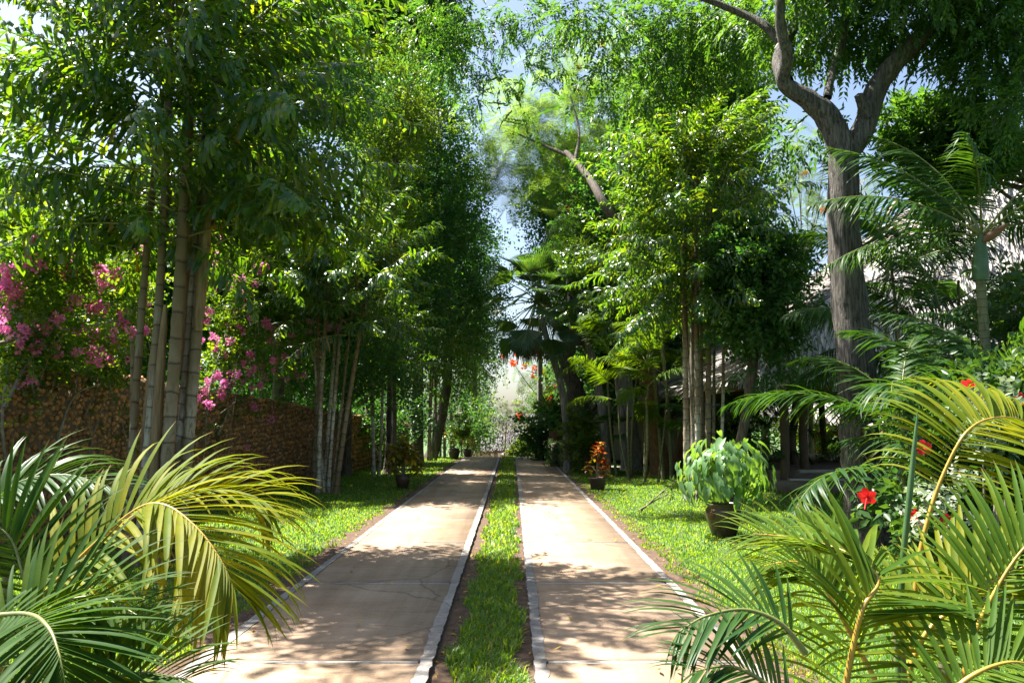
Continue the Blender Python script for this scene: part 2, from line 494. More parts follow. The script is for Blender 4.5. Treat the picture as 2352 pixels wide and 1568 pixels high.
def lawn_mat():
    m, t, b, out = newmat('lawn_base')
    n1 = noise(t, 0.7, 5, 0.6, wpos(t))
    n2 = noise(t, 60, 3, 0.7, wpos(t, (1, 0.6, 1)))
    col = ramp(t, n2, [(0.3, (0.022, 0.060, 0.010)), (0.5, (0.055, 0.115, 0.016)), (0.72, (0.11, 0.18, 0.026))])
    col = mixc(t, 0.5, col, ramp(t, n1, [(0.3, (0.75, 0.8, 0.7)), (0.7, (1.2, 1.1, 1.0))]), 'MULTIPLY')
    t.links.new(col, b.inputs['Base Color'])
    b.inputs['Roughness'].default_value = 0.8
    bump(t, b, n2, 0.8, 0.03)
    return m


M['lawn'] = lawn_mat()


# ------------------------------------------------------------------ leaf templates (x = along, y = across, z = face)
def leaf_strip(L, prof, droop=0.0, fold=0.0, x0=0.0):
    """prof: list of (t, halfwidth); a strip folded along its midrib"""
    V, Fc = [], []
    for t_, w in prof:
        z = -droop * t_ * t_ * L
        V += [(x0 + t_ * L * (1 - 0.25 * droop * t_), -w, z + fold * w), (x0 + t_ * L * (1 - 0.25 * droop * t_), 0, z), (x0 + t_ * L * (1 - 0.25 * droop * t_), w, z + fold * w)]
    for i in range(len(prof) - 1):
        a = 3 * i
        Fc += [(a, a + 3, a + 4, a + 1), (a + 1, a + 4, a + 5, a + 2)]
    return np.array(V), np.array(Fc)


def diamond(L, w, bend=0.0, fold=0.15):
    return np.array([(0, 0, 0), (L * 0.45, -w, fold * w), (L * 0.45, w, fold * w), (L, bend * L, -0.12 * L)]), np.array([(0, 1, 3), (0, 3, 2)])


def spray(kind, seed):
    """a twig with its leaves as one template, unit metres"""
    r = np.random.default_rng(seed)
    V, Fc, Tr, n = [], [], [], 0

    def put(base, d, L, w, bend=0.0, up=(0, 0, 1)):
        nonlocal n
        T, f = diamond(L, w, bend)
        d = nrm(d)
        y = nrm(np.cross(up, d))
        z = np.cross(d, y)
        a = r.normal() * 0.5
        y, z = y * math.cos(a) + z * math.sin(a), z * math.cos(a) - y * math.sin(a)
        V.append(base + T @ np.stack((d, y, z)))
        Fc.append(f + n)
        Tr.extend([r.normal() * 0.14] * len(f))
        n += len(T)
    if kind == 'neem':
        for i in range(6):
            t = 0.08 + i * 0.045
            for s in (-1, 1):
                put(np.array((t, 0, -t * t * 0.8)), (0.75 + r.normal() * .1, s * 0.8, -0.25 + r.normal() * 0.15), 0.090 * (1 - 0.05 * i), 0.0165, -s * 0.18)
        put(np.array((0.34, 0, -0.1)), (1, 0, -.5), 0.08, 0.012)
    elif kind == 'broad':
        for i in range(8):
            t = 0.04 + i * 0.035
            a = i * 2.4 + r.normal() * .4
            put(np.array((t, 0, 0)), (0.7, math.cos(a) * .8, math.sin(a) * .7), 0.11 + r.normal() * .015, 0.030)
    elif kind == 'small':
        for i in range(9):
            t = 0.03 + i * 0.04
            a = i * 2.4 + r.normal() * .5
            put(np.array((t, 0, 0)), (0.5, math.cos(a), math.sin(a) * .8), 0.058 + r.normal() * .008, 0.021)
    elif kind == 'oval':        # opposite oval leaves
        for i in range(5):
            t = 0.05 + i * 0.06
            for s in (-1, 1):
                put(np.array((t, 0, 0)), (0.5, s, 0.1 + r.normal() * .3), 0.085, 0.028)
    elif kind == 'long':        # whorl of long drooping leaves
        for i in range(10):
            a = i * 2.4 + r.normal() * .3
            put(np.array((0.02 * i, 0, 0)), (0.65, math.cos(a), math.sin(a) * .8), 0.17 + r.normal() * .02, 0.024)
    elif kind == 'feather':     # bipinnate: narrow pinnae in one plane, each toothed with leaflets
        for i in range(11):
            t = 0.08 + i * 0.042
            l = 0.15 * math.sin(0.6 + i / 11 * 2.2)
            for s in (-1, 1):
                d = nrm((0.55, s, -0.12))
                b = np.array((t, 0, -0.35 * t * t))
                y = nrm(np.cross((0, 0, 1), d))
                T, f = [], []
                for k in range(5):
                    q = b + d * l * (k + 0.5) / 5
                    T += [q - d * .003, q + y * .024 + d * .010, q + d * .010, q - y * .024 + d * .010]
                    f += [(4 * k, 4 * k + 1, 4 * k + 2), (4 * k, 4 * k + 2, 4 * k + 3)]
                V.append(np.array(T)); Fc.append(np.array(f) + n); n += len(T)
                Tr.extend([r.normal() * 0.08] * len(f))
    elif kind == 'bract':
        for i in range(12):
            a, e = r.uniform(0, 6.28), r.normal() * .6
            d = np.array((math.cos(a) * math.cos(e), math.sin(a) * math.cos(e), math.sin(e)))
            put(d * 0.03 * r.uniform(.3, 1.6), d, 0.045, 0.019)
    return np.concatenate(V), np.concatenate(Fc), np.array(Tr)


SPR = {k: [spray(k, 100 + i) for i in range(3)] for k in ('neem', 'broad', 'small', 'oval', 'long', 'feather', 'bract')}


def fill(mb, kind, c, r, n, size=1.0, droop=0.35, shell=0.55, flat=1.0, roll=0.5):
    """n sprays round a clump centre; they point outwards and down"""
    d = nrm(rng.normal(size=(n, 3)))
    rad = (shell + (1 - shell) * rng.random(n)) ** 1.0 * rng.random(n) ** 0.25
    P = np.asarray(c) + d * (rad * r)[:, None] * np.array((1, 1, flat))
    D = d + rng.normal(size=(n, 3)) * 0.55 + np.array((0, 0, -droop))
    Rm = frames(D, roll=roll)
    S = size * rng.uniform(0.75, 1.25, n)
    base = rng.random() * 0.35
    q = np.array_split(rng.permutation(n), 3)
    for (T, Tf, Tr), ix in zip(SPR[kind], q):
        mb.inst(T, Tf, Tr, P[ix], Rm[ix], S[ix], base + rng.random(len(ix)) * 0.62)


# ------------------------------------------------------------------ THE GROUND
def sheet(name, mat, x0, x1, y0, y1, z, nx=2, ny=40, wav=0.0, edge=0.0, kind='structure'):
    mb = MB()
    xs, ys = np.linspace(x0, x1, nx), np.linspace(y0, y1, ny)
    V = []
    for y in ys:
        for i, x in enumerate(xs):
            e = rng.normal() * edge if i in (0, nx - 1) else 0
            V.append((x + e, y, ground_z(y) + z + (rng.normal() * wav if wav else 0)))
    f = [(j * nx + i, j * nx + i + 1, (j + 1) * nx + i + 1, (j + 1) * nx + i) for j in range(ny - 1) for i in range(nx - 1)]
    mb.add(V, f)
    return tag(mb.build(name, mat, smooth=True), kind=kind)


mb = MB()
ys = np.concatenate((np.linspace(-40, 30, 15), np.linspace(32, 56, 25), np.linspace(70, 420, 8)))
xs = np.array((-320, -60, -20, -8, 0, 8, 20, 60, 320.0))
V = [(x, y, ground_z(y) - 0.012) for y in ys for x in xs]
mb.add(V, [(j * 9 + i, j * 9 + i + 1, (j + 1) * 9 + i + 1, (j + 1) * 9 + i) for j in range(len(ys) - 1) for i in range(8)])
tag(mb.build('lawn', M['lawn']), 'green lawn on both sides of the concrete driveway', kind='structure')
tag(sheet('soil_border', M['soil'], -2.42, 1.93, 2.2, 36.4, 0.006, 18, 150, 0.006, 0.05), 'bare brown soil along the edges of the concrete tracks', kind='structure')

JOINTS = [2.85 + 2.55 * i for i in range(14)]
for tx0, tx1, lab in ((-2.08, -0.515, 'left brown concrete wheel track with grey edging'), (0.14, 1.58, 'right brown concrete wheel track with grey edging')):
    tr = bpy.data.objects.new('driveway_track', None)
    C.objects.link(tr)
    ORG[tr.name] = (0, 0, 0)
    tag(tr, lab, kind='structure')
    top = 0.045
    ew = 0.095
    for i in range(len(JOINTS) - 1):
        a, b = JOINTS[i], min(JOINTS[i + 1], 36.2)
        if b - a < 0.3: continue
        h = top - rng.random() * 0.002
        # slab body with a broken, slightly wavy rim against the edging
        mb = MB()
        n = 40
        yy = np.linspace(a + 0.016, b - 0.06, n)
        V = []
        for k in range(n):
            z = ground_z(yy[k])
            for x, zz in ((tx0 + .03, -0.02), (tx0 + .03, h), (tx1 - .03, h), (tx1 - .03, -0.02)):
                V.append((x, yy[k], z + zz))
        f = [(4 * k + q, 4 * k + q + 1, 4 * k + q + 5, 4 * k + q + 4) for k in range(n - 1) for q in range(3)]
        f += [(0, 3, 2, 1), (4 * n - 4, 4 * n - 3, 4 * n - 2, 4 * n - 1)]
        mb.add(V, f)
        mb.build('slab', M['slab'], tr)
        # cross strip of grey concrete at the joint
        mb = MB()
        zc = ground_z(b)
        mb.box((tx0 + ew + .004, b - 0.045, zc - 0.02), (tx1 - ew - .004, b - 0.004, zc + top - 0.001))
        mb.build('joint_strip', M['cement'], tr)
        for ex0, ex1 in ((tx0, tx0 + ew - 0.006), (tx1 - ew + 0.006, tx1)):
            mb = MB()
            n = 44
            yy = np.linspace(a + .004, b - .004, n)
            w0, w1 = rng.normal(size=n) * 0.004, np.cumsum(rng.normal(size=n)) * 0.0015 + rng.normal(size=n) * 0.005
            w1 = w1 - w1.mean()
            w1 = np.clip(w1, -.04, .04)
            V = []
            for k in range(n):
                z = ground_z(yy[k])
                hh = top + 0.003 + rng.random() * 0.0015
                o0, o1 = (w0[k], w1[k]) if ex0 == tx0 else (w1[k], w0[k])
                V += [(ex0 + o0, yy[k], z - 0.03), (ex0 + o0 + .003, yy[k], z + hh), (ex1 + o1 - .003, yy[k], z + hh), (ex1 + o1, yy[k], z - 0.03)]
            rv = rng.random()
            mb.add(V, [(4 * k + 1, 4 * k + 2, 4 * k + 6, 4 * k + 5) for k in range(n - 1)] + [(0, 3, 2, 1), (4 * n - 4, 4 * n - 3, 4 * n - 2, 4 * n - 1)], rv)
            mb.mi = 1               # flanks painted dark for their shade as well as soil stain
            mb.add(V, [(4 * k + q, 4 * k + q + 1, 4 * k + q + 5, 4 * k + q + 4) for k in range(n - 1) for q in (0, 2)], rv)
            mb.build('edging', [M['edging'], M['stained_shaded']], tr)
# side path off to the right near the far end
mb = MB()
mb.box((1.64, 27.6, 0.0), (5.2, 28.6, 0.035))
tag(mb.build('side_path', M['edging']), 'narrow grey path branching right from the driveway', kind='structure')
# forecourt beyond the crest in front of the far house
sheet('far_forecourt', M['slab'], -6, 7, 36.6, 50, 0.01, 4, 30)


def blades(mb, P, h, w, lean=0.5, segs=True):
    n = len(P)
    az = rng.random(n) * 6.283
    d = np.stack((np.cos(az), np.sin(az), np.zeros(n)), 1)
    side = np.stack((-np.sin(az), np.cos(az), np.zeros(n)), 1)
    H = h * rng.uniform(0.55, 1.3, n)[:, None]
    Wd = w * rng.uniform(0.7, 1.3, n)[:, None]
    ln = lean * rng.uniform(0.3, 1.4, n)[:, None]
    up = np.array((0, 0, 1.0))
    m = P + up * H * 0.6 + d * ln * H * 0.35
    t = P + up * H * (1 - 0.25 * ln) + d * ln * H * 1.1
    V = np.stack((P - side * Wd * .5, P + side * Wd * .5, m - side * Wd * .5, m + side * Wd * .5, t), 1).reshape(-1, 3)
    i0 = (np.arange(n) * 5)[:, None]
    f = np.concatenate((i0 + np.array((0, 1, 3)), i0 + np.array((0, 3, 2)), i0 + np.array((2, 3, 4))), 0)
    r = rng.random(n)
    mb.add(V, f, np.concatenate((r, r, r)))


def scatter(x0, x1, y0, y1, dens, clump=0.0):
    n = int((x1 - x0) * (y1 - y0) * dens)
    P = np.stack((rng.uniform(x0, x1, n), rng.uniform(y0, y1, n), np.zeros(n)), 1)
    if clump:
        k = np.sin(P[:, 0] * 7.1 + np.sin(P[:, 1] * 5.3) * 2) * np.sin(P[:, 1] * 6.3 + np.sin(P[:, 0] * 4.7) * 2)
        P = P[rng.random(n) < 0.6 + clump * k]
    P[:, 2] = [ground_z(y) for y in P[:, 1]]
    return P


mb = MB()
for y0, y1, dens, h, w in ((3.2, 6.5, 3800, 0.040, 0.008), (6.5, 10, 3000, 0.038, 0.009), (10, 16, 1500, 0.038, 0.012), (16, 26, 700, 0.040, 0.018), (26, 37, 300, 0.045, 0.03)):
    P = scatter(-6.6, -2.16, y0, y1, dens, 0.25)
    lim = -2.29 + 0.06 * np.sin(P[:, 1] * 3.7) + 0.05 * np.sin(P[:, 1] * 9.1)
    P = P[P[:, 0] < lim]
    P = P[P[:, 0] > -0.66 * P[:, 1] - 0.8]
    blades(mb, P, h, w)
    P = scatter(1.66, 9.5, y0, y1, dens * 0.9, 0.25)
    lim = 1.73 + 0.06 * np.sin(P[:, 1] * 4.1) + 0.05 * np.sin(P[:, 1] * 8.3)
    P = P[P[:, 0] > lim]
    P = P[P[:, 0] < 0.66 * P[:, 1] + 0.8]
    blades(mb, P, h, w)
    P = scatter(-0.47, 0.12, y0, y1, dens * 1.3, 0.2)
    wob = 0.035 * np.sin(P[:, 1] * 3.1) + 0.03 * np.sin(P[:, 1] * 7.7)
    P = P[(P[:, 0] > -0.385 + wob) & (P[:, 0] < 0.065 + wob)]
    blades(mb, P, h * 2.0, w * 1.2, 0.75)
tag(mb.build('grass', M['grass']), 'blades of the lawn and of the strip between the tracks', kind='stuff')

# leaf litter on the soil, and single yellow leaves on the concrete
mb = MB()
T, f = diamond(0.05, 0.011)
for x0, x1, n in ((-2.40, -2.1, 260), (1.60, 1.9, 260), (-0.50, -0.40, 110), (0.07, 0.13, 80)):
    P = np.stack((rng.uniform(x0, x1, n), 3.2 + rng.random(n) ** 1.6 * 17, np.full(n, 0.014)), 1)
    az = rng.random(n) * 6.28
    mb.inst(T, f, np.zeros(2), P, frames(np.stack((np.cos(az), np.sin(az), rng.normal(size=n) * .2), 1), roll=0.5), rng.uniform(.6, 1.2, n), rng.random(n))
tag(mb.build('leaf_litter', M['dead']), 'dry fallen leaves lying on the bare soil beside the tracks', kind='stuff')
lm = []
for k in range(4):
    mb = MB()
    T, f = leaf_strip(0.075, [(0, .001), (.25, .010), (.55, .012), (1, .001)], 0.3 * (k - 1.5), 0.5)
    mb.add(T, f, 0.3 + 0.15 * k)
    lm.append(mb.mesh('fallen_leaf', M['dead']))
for k in range(46):
    side = k % 2
    y = 4.9 + 13 * random.random() ** 1.5
    x = random.uniform(-1.95, -0.62) if side else random.uniform(0.22, 1.5)
    a = random.uniform(0, 6.28)
    o = place('fallen_leaf', lm[k % 4], None, Matrix.Translation((x, y, 0.058)) @ Matrix.Rotation(a, 4, 'Z'))
    tag(o, 'small yellow fallen leaf lying on the brown concrete track', 'leaf', 'yellow leaves fallen on the concrete tracks')

# ------------------------------------------------------------------ CORAL STONE WALL on the left
WPTS = [(-6.7, 4.0), (-6.15, 9.0), (-5.9, 14.0), (-5.55, 20.0), (-4.95, 30.0), (-4.6, 36.0)]


def wall_xy(y):
    for (xa, ya), (xb, yb) in zip(WPTS[:-1], WPTS[1:]):
        if y <= yb:
            return xa + (xb - xa) * (y - ya) / (yb - ya)
    return WPTS[-1][0]


def wall_h(y):
    if y < 9.75: return 1.80
    if y < 12: return 2.30
    return 2.34 - (y - 12) * 0.035 if y < 34 else 1.55


wall = thing('stone_wall', 'long brown coral stone garden wall behind the palms on the left', 'wall', (wall_xy(4), 4, 0))
mb = MB()
yy = [4, 7, 9.74, 9.75, 12, 16, 20, 24, 30, 36]
V = []
for y in yy:
    x, h = wall_xy(y), wall_h(y)
    V += [(x, y, -0.1), (x, y, h - 0.03), (x - 0.35, y, h - 0.03), (x - 0.35, y, -0.1)]
n = len(yy)
mb.add(V, [(4 * k + q, 4 * k + q + 1, 4 * k + q + 5, 4 * k + q + 4) for k in range(n - 1) for q in range(3)] + [(0, 3, 2, 1), (4 * n - 4, 4 * n - 3, 4 * n - 2, 4 * n - 1)])
mb.build('mortar', M['mortar'], wall)
PHI = (1 + 5 ** .5) / 2
ICO = nrm(np.array([(-1, PHI, 0), (1, PHI, 0), (-1, -PHI, 0), (1, -PHI, 0), (0, -1, PHI), (0, 1, PHI), (0, -1, -PHI), (0, 1, -PHI), (PHI, 0, -1), (PHI, 0, 1), (-PHI, 0, -1), (-PHI, 0, 1)]))
ICOF = np.array([(0, 11, 5), (0, 5, 1), (0, 1, 7), (0, 7, 10), (0, 10, 11), (1, 5, 9), (5, 11, 4), (11, 10, 2), (10, 7, 6), (7, 1, 8), (3, 9, 4), (3, 4, 2), (3, 2, 6), (3, 6, 8), (3, 8, 9), (4, 9, 5), (2, 4, 11), (6, 2, 10), (8, 6, 7), (9, 8, 1)])
stone_T = [ICO * rng.uniform(0.55, 1.25, (12, 1)) * np.array((0.55, rng.uniform(.8, 1.25), rng.uniform(.6, .95))) for _ in range(9)]
stone_me = []
for k in range(9):
    mb = MB()
    mb.add(stone_T[k], ICOF, k / 8)
    stone_me.append(mb.mesh('stone', M['stone']))
sp = []
y = 7.6
while y < 35.5:
    step = 0.088 + 0.005 * max(y - 11, 0)
    z = 0.05
    while z < wall_h(y) - 0.02:
        s = step * random.uniform(0.42, 0.86)
        yj, zj = y + random.gauss(0, .018), z + random.gauss(0, .018)
        sp.append((wall_xy(yj) + random.uniform(-.012, .012), yj, min(zj, wall_h(yj) - .02), s))
        z += step * 0.86
    y += step
for k in range(60):         # stones capping the wall and the step
    yj = 9.8 + k * 0.2
    sp.append((wall_xy(yj) - random.uniform(.03, .3), yj, wall_h(yj) - .01, 0.09))


def stone_vis(s):
    px = 1176 + F * s[0] / s[1]
    v = s[3] / s[1]
    if px < -10 or px > 560: v *= 0.5
    if 290 < px < 460 and s[2] < 2.2: v *= 0.6
    if s[2] < 0.6: v *= 0.45
    return v


sp.sort(key=lambda s: -stone_vis(s))
rest = MB()
for k, (x, y, z, s) in enumerate(sp):
    q = random.randrange(9)
    rot = Matrix.Rotation(random.uniform(-.5, .5), 4, 'X') @ Matrix.Rotation(random.choice((0, math.pi)), 4, 'X')
    if k < 300:
        place('stone', stone_me[q], wall, Matrix.Translation((x, y, z)) @ rot @ Matrix.Scale(s, 4))
    else:
        Rm = np.array(rot.to_3x3())
        rest.add(stone_T[q] @ Rm.T * s + np.array((x, y, z)), ICOF, random.random())
tag(rest.build('far_stones', M['stone'], wall), kind='stuff')


# ------------------------------------------------------------------ PALM FRONDS
WEDGE = [(0, .12), (.3, .55), (.68, .95), (1, .8)]
BLADE = [(0, .30), (.22, 1.0), (.5, .95), (.8, .55), (1, .04)]


def one_leaflet(style, L, w, droop, rs):
    if style == 'wedge':        # fishtail leaflet: narrow foot, broad bitten tip
        V, f = leaf_strip(L, [(t, w * q) for t, q in WEDGE], droop, 0.35)
        V[-3, 0] -= L * rs.uniform(0.02, .26)
        V[-1, 0] -= L * rs.uniform(0.02, .26)
        V[-2, 0] += L * rs.uniform(-.06, .04)
        return V, f
    return leaf_strip(L, [(t, w * q) for t, q in BLADE], droop, 0.3)


def pinnate(name, style, L, pairs, ll, lw, seed, arch=0.9, mats=None, plume=0.0, t0=0.16, fall=0.35, lift=0.25, rr=0.012, tipang=0.9):
    """a whole frond in its own axes: it leaves the origin along +x and arches down to -z"""
    rs = np.random.default_rng(seed)
    mb = MB()
    n = 26
    ts = np.linspace(0, 1, n)
    ang = -arch * ts ** 1.4
    yaw = 0.12 * rs.normal() * ts
    step = np.stack((np.cos(ang) * np.cos(yaw), np.cos(ang) * np.sin(yaw), np.sin(ang)), 1) * L / (n - 1)
    P = np.concatenate((np.zeros((1, 3)), np.cumsum(step, 0)))[:n]
    mb.mi = 1
    mb.tube(P, np.linspace(rr, rr * .18, n), 5, 0.5)
    mb.mi = 0
    for i in range(pairs):
        t = t0 + (1 - t0) * (i + rs.uniform(-.2, .2)) / (pairs - 0.6)
        t = min(max(t, 0), 1)
        k = t * (n - 1)
        j = min(int(k), n - 2)
        p = P[j] + (P[j + 1] - P[j]) * (k - j)
        tan = nrm(P[j + 1] - P[j])
        s0 = nrm(np.cross((0, 0, 1), tan))
        up = np.cross(tan, s0)
        u = (t - t0) / (1 - t0)
        l = ll * (0.55 + 0.55 * math.sin(math.pi * min(1, 0.15 + u * 0.85))) * (1 - 0.45 * u ** 3)
        for s in (-1, 1):
            a = 1.15 - (1.15 - tipang + 0.35) * u + rs.normal() * .06
            lf = lift + rs.normal() * (0.06 + plume)
            d = nrm(tan * math.cos(a) + s0 * s * math.sin(a) + up * lf + np.array((0, 0, -fall * 0.5)))
            z = nrm(up - d * np.dot(up, d) + rs.normal(size=3) * plume * .5)
            z = nrm(z - d * np.dot(z, d))
            y = np.cross(z, d)
            T, f = one_leaflet(style, l * rs.uniform(.88, 1.1), lw * rs.uniform(.8, 1.15), fall * rs.uniform(.5, 1.4), rs)
            mb.add(p + T @ np.stack((d, y, z)), f, rs.random() * (0.94 if rs.random() < .985 else 1))
    return mb.mesh(name, mats)


FR = {
    'wedge': [pinnate('frond', 'wedge', 2.3, 29, 0.32, 0.023, 40 + i, 0.70 + 0.16 * i, [M['wedge'], M['rachis_g']], 0.5, 0.22, 0.55, 0.12) for i in range(5)],
    'areca': [pinnate('frond', 'blade', 2.0, 44, 0.52, 0.017, 60 + i, 0.9 + 0.15 * i, [M['areca_dark'], M['rachis_g']], 0.05, 0.22, 0.5, 0.3) for i in range(4)],
    'areca_light': [pinnate('frond', 'blade', 2.0, 44, 0.50, 0.018, 70 + i, 0.9 + 0.15 * i, [M['areca'], M['rachis_g']], 0.05, 0.2, 0.5, 0.3) for i in range(4)],
    'coco': [pinnate('frond', 'blade', 2.8, 46, 0.66, 0.022, 80 + i, 0.75 + 0.15 * i, [M['areca_dark'], M['rachis_g']], 0.06, 0.2, 0.55, 0.15, 0.02) for i in range(3)],
}


def frond_matrix(p, az, pitch, scale, roll=0.0):
    d = np.array((math.cos(az) * math.cos(pitch), math.sin(az) * math.cos(pitch), math.sin(pitch)))
    y = np.array((-math.sin(az), math.cos(az), 0.0))
    z = np.cross(d, y)
    c, s = math.cos(roll), math.sin(roll)
    y, z = y * c + z * s, z * c - y * s
    return mat3(d, y, z, p, scale)


def stem_pts(b, tp, n=9, sag=0.06):
    b, tp = np.asarray(b, float), np.asarray(tp, float)
    t = np.linspace(0, 1, n)[:, None]
    off = np.array((random.gauss(0, sag), random.gauss(0, sag), 0))
    return b + (tp - b) * t + off * np.sin(t * math.pi)


def ring_tube(mb, b, tp, r, step=0.22, n=9, rnd=None):
    """stem with swollen rings at its leaf scars"""
    L = np.linalg.norm(np.asarray(tp) - b)
    k = max(3, int(L / step))
    base = stem_pts(b, tp, 7, 0.05)
    pts, rad = [], []
    sp_ = spline(base, k * 3 + 1)
    for i, p in enumerate(sp_):
        m = i % 3
        pts.append(p)
        rad.append((r * (1.06 if m == 0 else 0.96)) * (1.25 - 0.35 * min(1, i / (len(sp_) * .35)) if i < 6 else 1) * (1 - 0.25 * i / len(sp_)))
    mb.tube(pts, rad, n, rnd)


def clump(label, base, stems, nfr, size, zlo, zhi, group, spread=0.5, kind='wedge', sides=9, pitch=(0.25, 1.25), name='macarthur_palm', mat='stem', sun=None):
    """stems: (base offset xy, top xyz, radius)"""
    t = thing(name, label, 'palm', (base[0], base[1], 0), group)
    tops = []
    for (bx, by), tp, r in stems:
        mb = MB()
        ring_tube(mb, np.array((bx, by, -0.03)), np.asarray(tp, float), r, random.uniform(.17, .27), sides, random.random())
        mb.build('stem', M[mat], t, smooth=True)
        tops.append((np.array((bx, by, 0.0)), np.asarray(tp, float), r))
    for i in range(nfr):
        b, tp, r = tops[i % len(tops)]
        z = zlo + (zhi - zlo) * random.random()
        u = min(1.0, z / tp[2])
        p = b + (tp - b) * u
        p[2] = z
        f = (z - zlo) / (zhi - zlo)
        az = i * 2.399 + random.gauss(0, .3)
        pt = pitch[0] + (pitch[1] - pitch[0]) * (f ** 1.3) + random.gauss(0, .16)
        off = np.array((math.cos(az), math.sin(az), 0)) * r
        place('frond', random.choice(FR[kind]), t, frond_matrix(p + off, az, pt, size * random.uniform(.8, 1.15), random.gauss(0, .35)))
    return t


def px_stems(rows, Y):
    out = []
    for pb, pt, r, dy, top in rows:
        y = Y + dy
        a, b = W(pb, 1000, y), W(pt, 520, y)
        k = (b - a) / (b[2] - a[2])
        g = a + k * (0 - a[2])
        tp = a + k * (top - a[2])
        out.append(((g[0], y), (tp[0], y, top), r))
    return out


# A: the big clump at the left
A = px_stems([(313, 350, .048, .10, 5.6), (333, 362, .055, -.10, 6.6), (348, 384, .034, .26, 4.4), (383, 412, .072, -.18, 7.0), (396, 424, .036, .12, 4.6), (431, 466, .070, .0, 7.2), (414, 452, .050, .08, 6.0), (290, 318, .030, .35, 2.6)], 9.2)
clumpA = clump('large clump of pale ringed palm stems with jagged leaves at left foreground', (-4.1, 9.2), A, 215, 1.07, 3.55, 7.1, None, pitch=(0.35, 1.0))
# frayed dry sheaths standing on the clump's stems
for px, y0, y1, Y in ((352, 1140, 700, 9.05), (330, 1100, 760, 9.3), (408, 860, 520, 9.25), (455, 760, 470, 9.15)):
    mb = MB()
    mb.tube(spline([W(px, y0, Y), W(px + 12, (y0 + y1) / 2, Y), W(px + 28, y1, Y)], 8), [.05, .06, .062, .06, .055, .05, .04, .02], 7)
    mb.build('leaf_sheath', M['sheath'], clumpA, smooth=True)

# B, C ... the row of clumps beyond
B = px_stems([(724, 736, .055, .2, 4.4), (738, 762, .06, -.1, 4.9), (752, 790, .045, .3, 4.2), (764, 802, .04, .0, 4.8), (792, 868, .058, -.15, 4.6), (775, 830, .035, .2, 4.2), (735, 700, .03, .1, 3.4)], 18.2)
clump('second clump of slim palm stems on the left lawn behind the pink bougainvillea', (-4.17, 18.2), B, 110, 1.05, 3.5, 5.1, 'clumping palms along the left wall', pitch=(0.3, 1.25), sides=8)
Cc = px_stems([(858, 856, .06, 0, 3.9), (872, 884, .05, .2, 4.1), (895, 902, .035, -.1, 3.2)], 23.5)
clump('palm clump with a thick pale stem just left of the left lawn croton', (-4.0, 23.5), Cc, 44, 0.95, 2.5, 4.4, 'clumping palms along the left wall', sides=7)
for k, (px, Y) in enumerate(((925, 29.0), (960, 30.5), (985, 33.0), (1012, 35.5))):
    x0 = (px - 1176) / F * Y
    st = []
    for j in range(4 if k else 3):
        bx, by = x0 + random.uniform(-.34, .34), Y + random.uniform(-.3, .3)
        st.append(((bx, by), (bx + random.gauss(.1, .15), by, random.uniform(4.2, 5.4)), random.uniform(.04, .075)))
    clump(('slim shaded palm stems against the far end of the stone wall', 'dark palm stems in front of the wall end, next after the slim shaded ones', 'dark clump of palm stems just left of the leaning trunk', 'farthest palm stems on the left, hidden behind the leaning trunk')[k], (x0, Y), st, 26, 0.95, 3.2, 5.2, 'clumping palms along the left wall', sides=6)

# right hand clump
Rr = px_stems([(1577, 1572, .070, 0, 6.0), (1593, 1590, .052, .25, 5.2), (1604, 1600, .060, -.15, 6.8), (1622, 1618, .066, .05, 7.0), (1640, 1644, .035, .3, 4.2), (1655, 1665, .040, .1, 4.0), (1586, 1560, .03, -.2, 3.9), (1612, 1611, .05, .35, 5.6)], 16.8)
clump('tall clump of straight brown ringed palm stems behind the big potted plant', (4.0, 16.8), Rr, 190, 1.02, 3.7, 7.0, None, pitch=(0.2, 1.3))
# two thick-leaved side shoots of the clump catching the sun
R2 = px_stems([(1495, 1425, .05, 0, 6.2), (1499, 1440, .045, .2, 6.6), (1492, 1400, .04, .1, 6.0)], 24.9)
clump('palm with large sunlit yellow green leaves leaning out behind the orange brown trunk', (R2[0][0][0], 24.9), R2, 64, 1.25, 5.0, 6.7, None, pitch=(0.1, 1.1), sides=7)



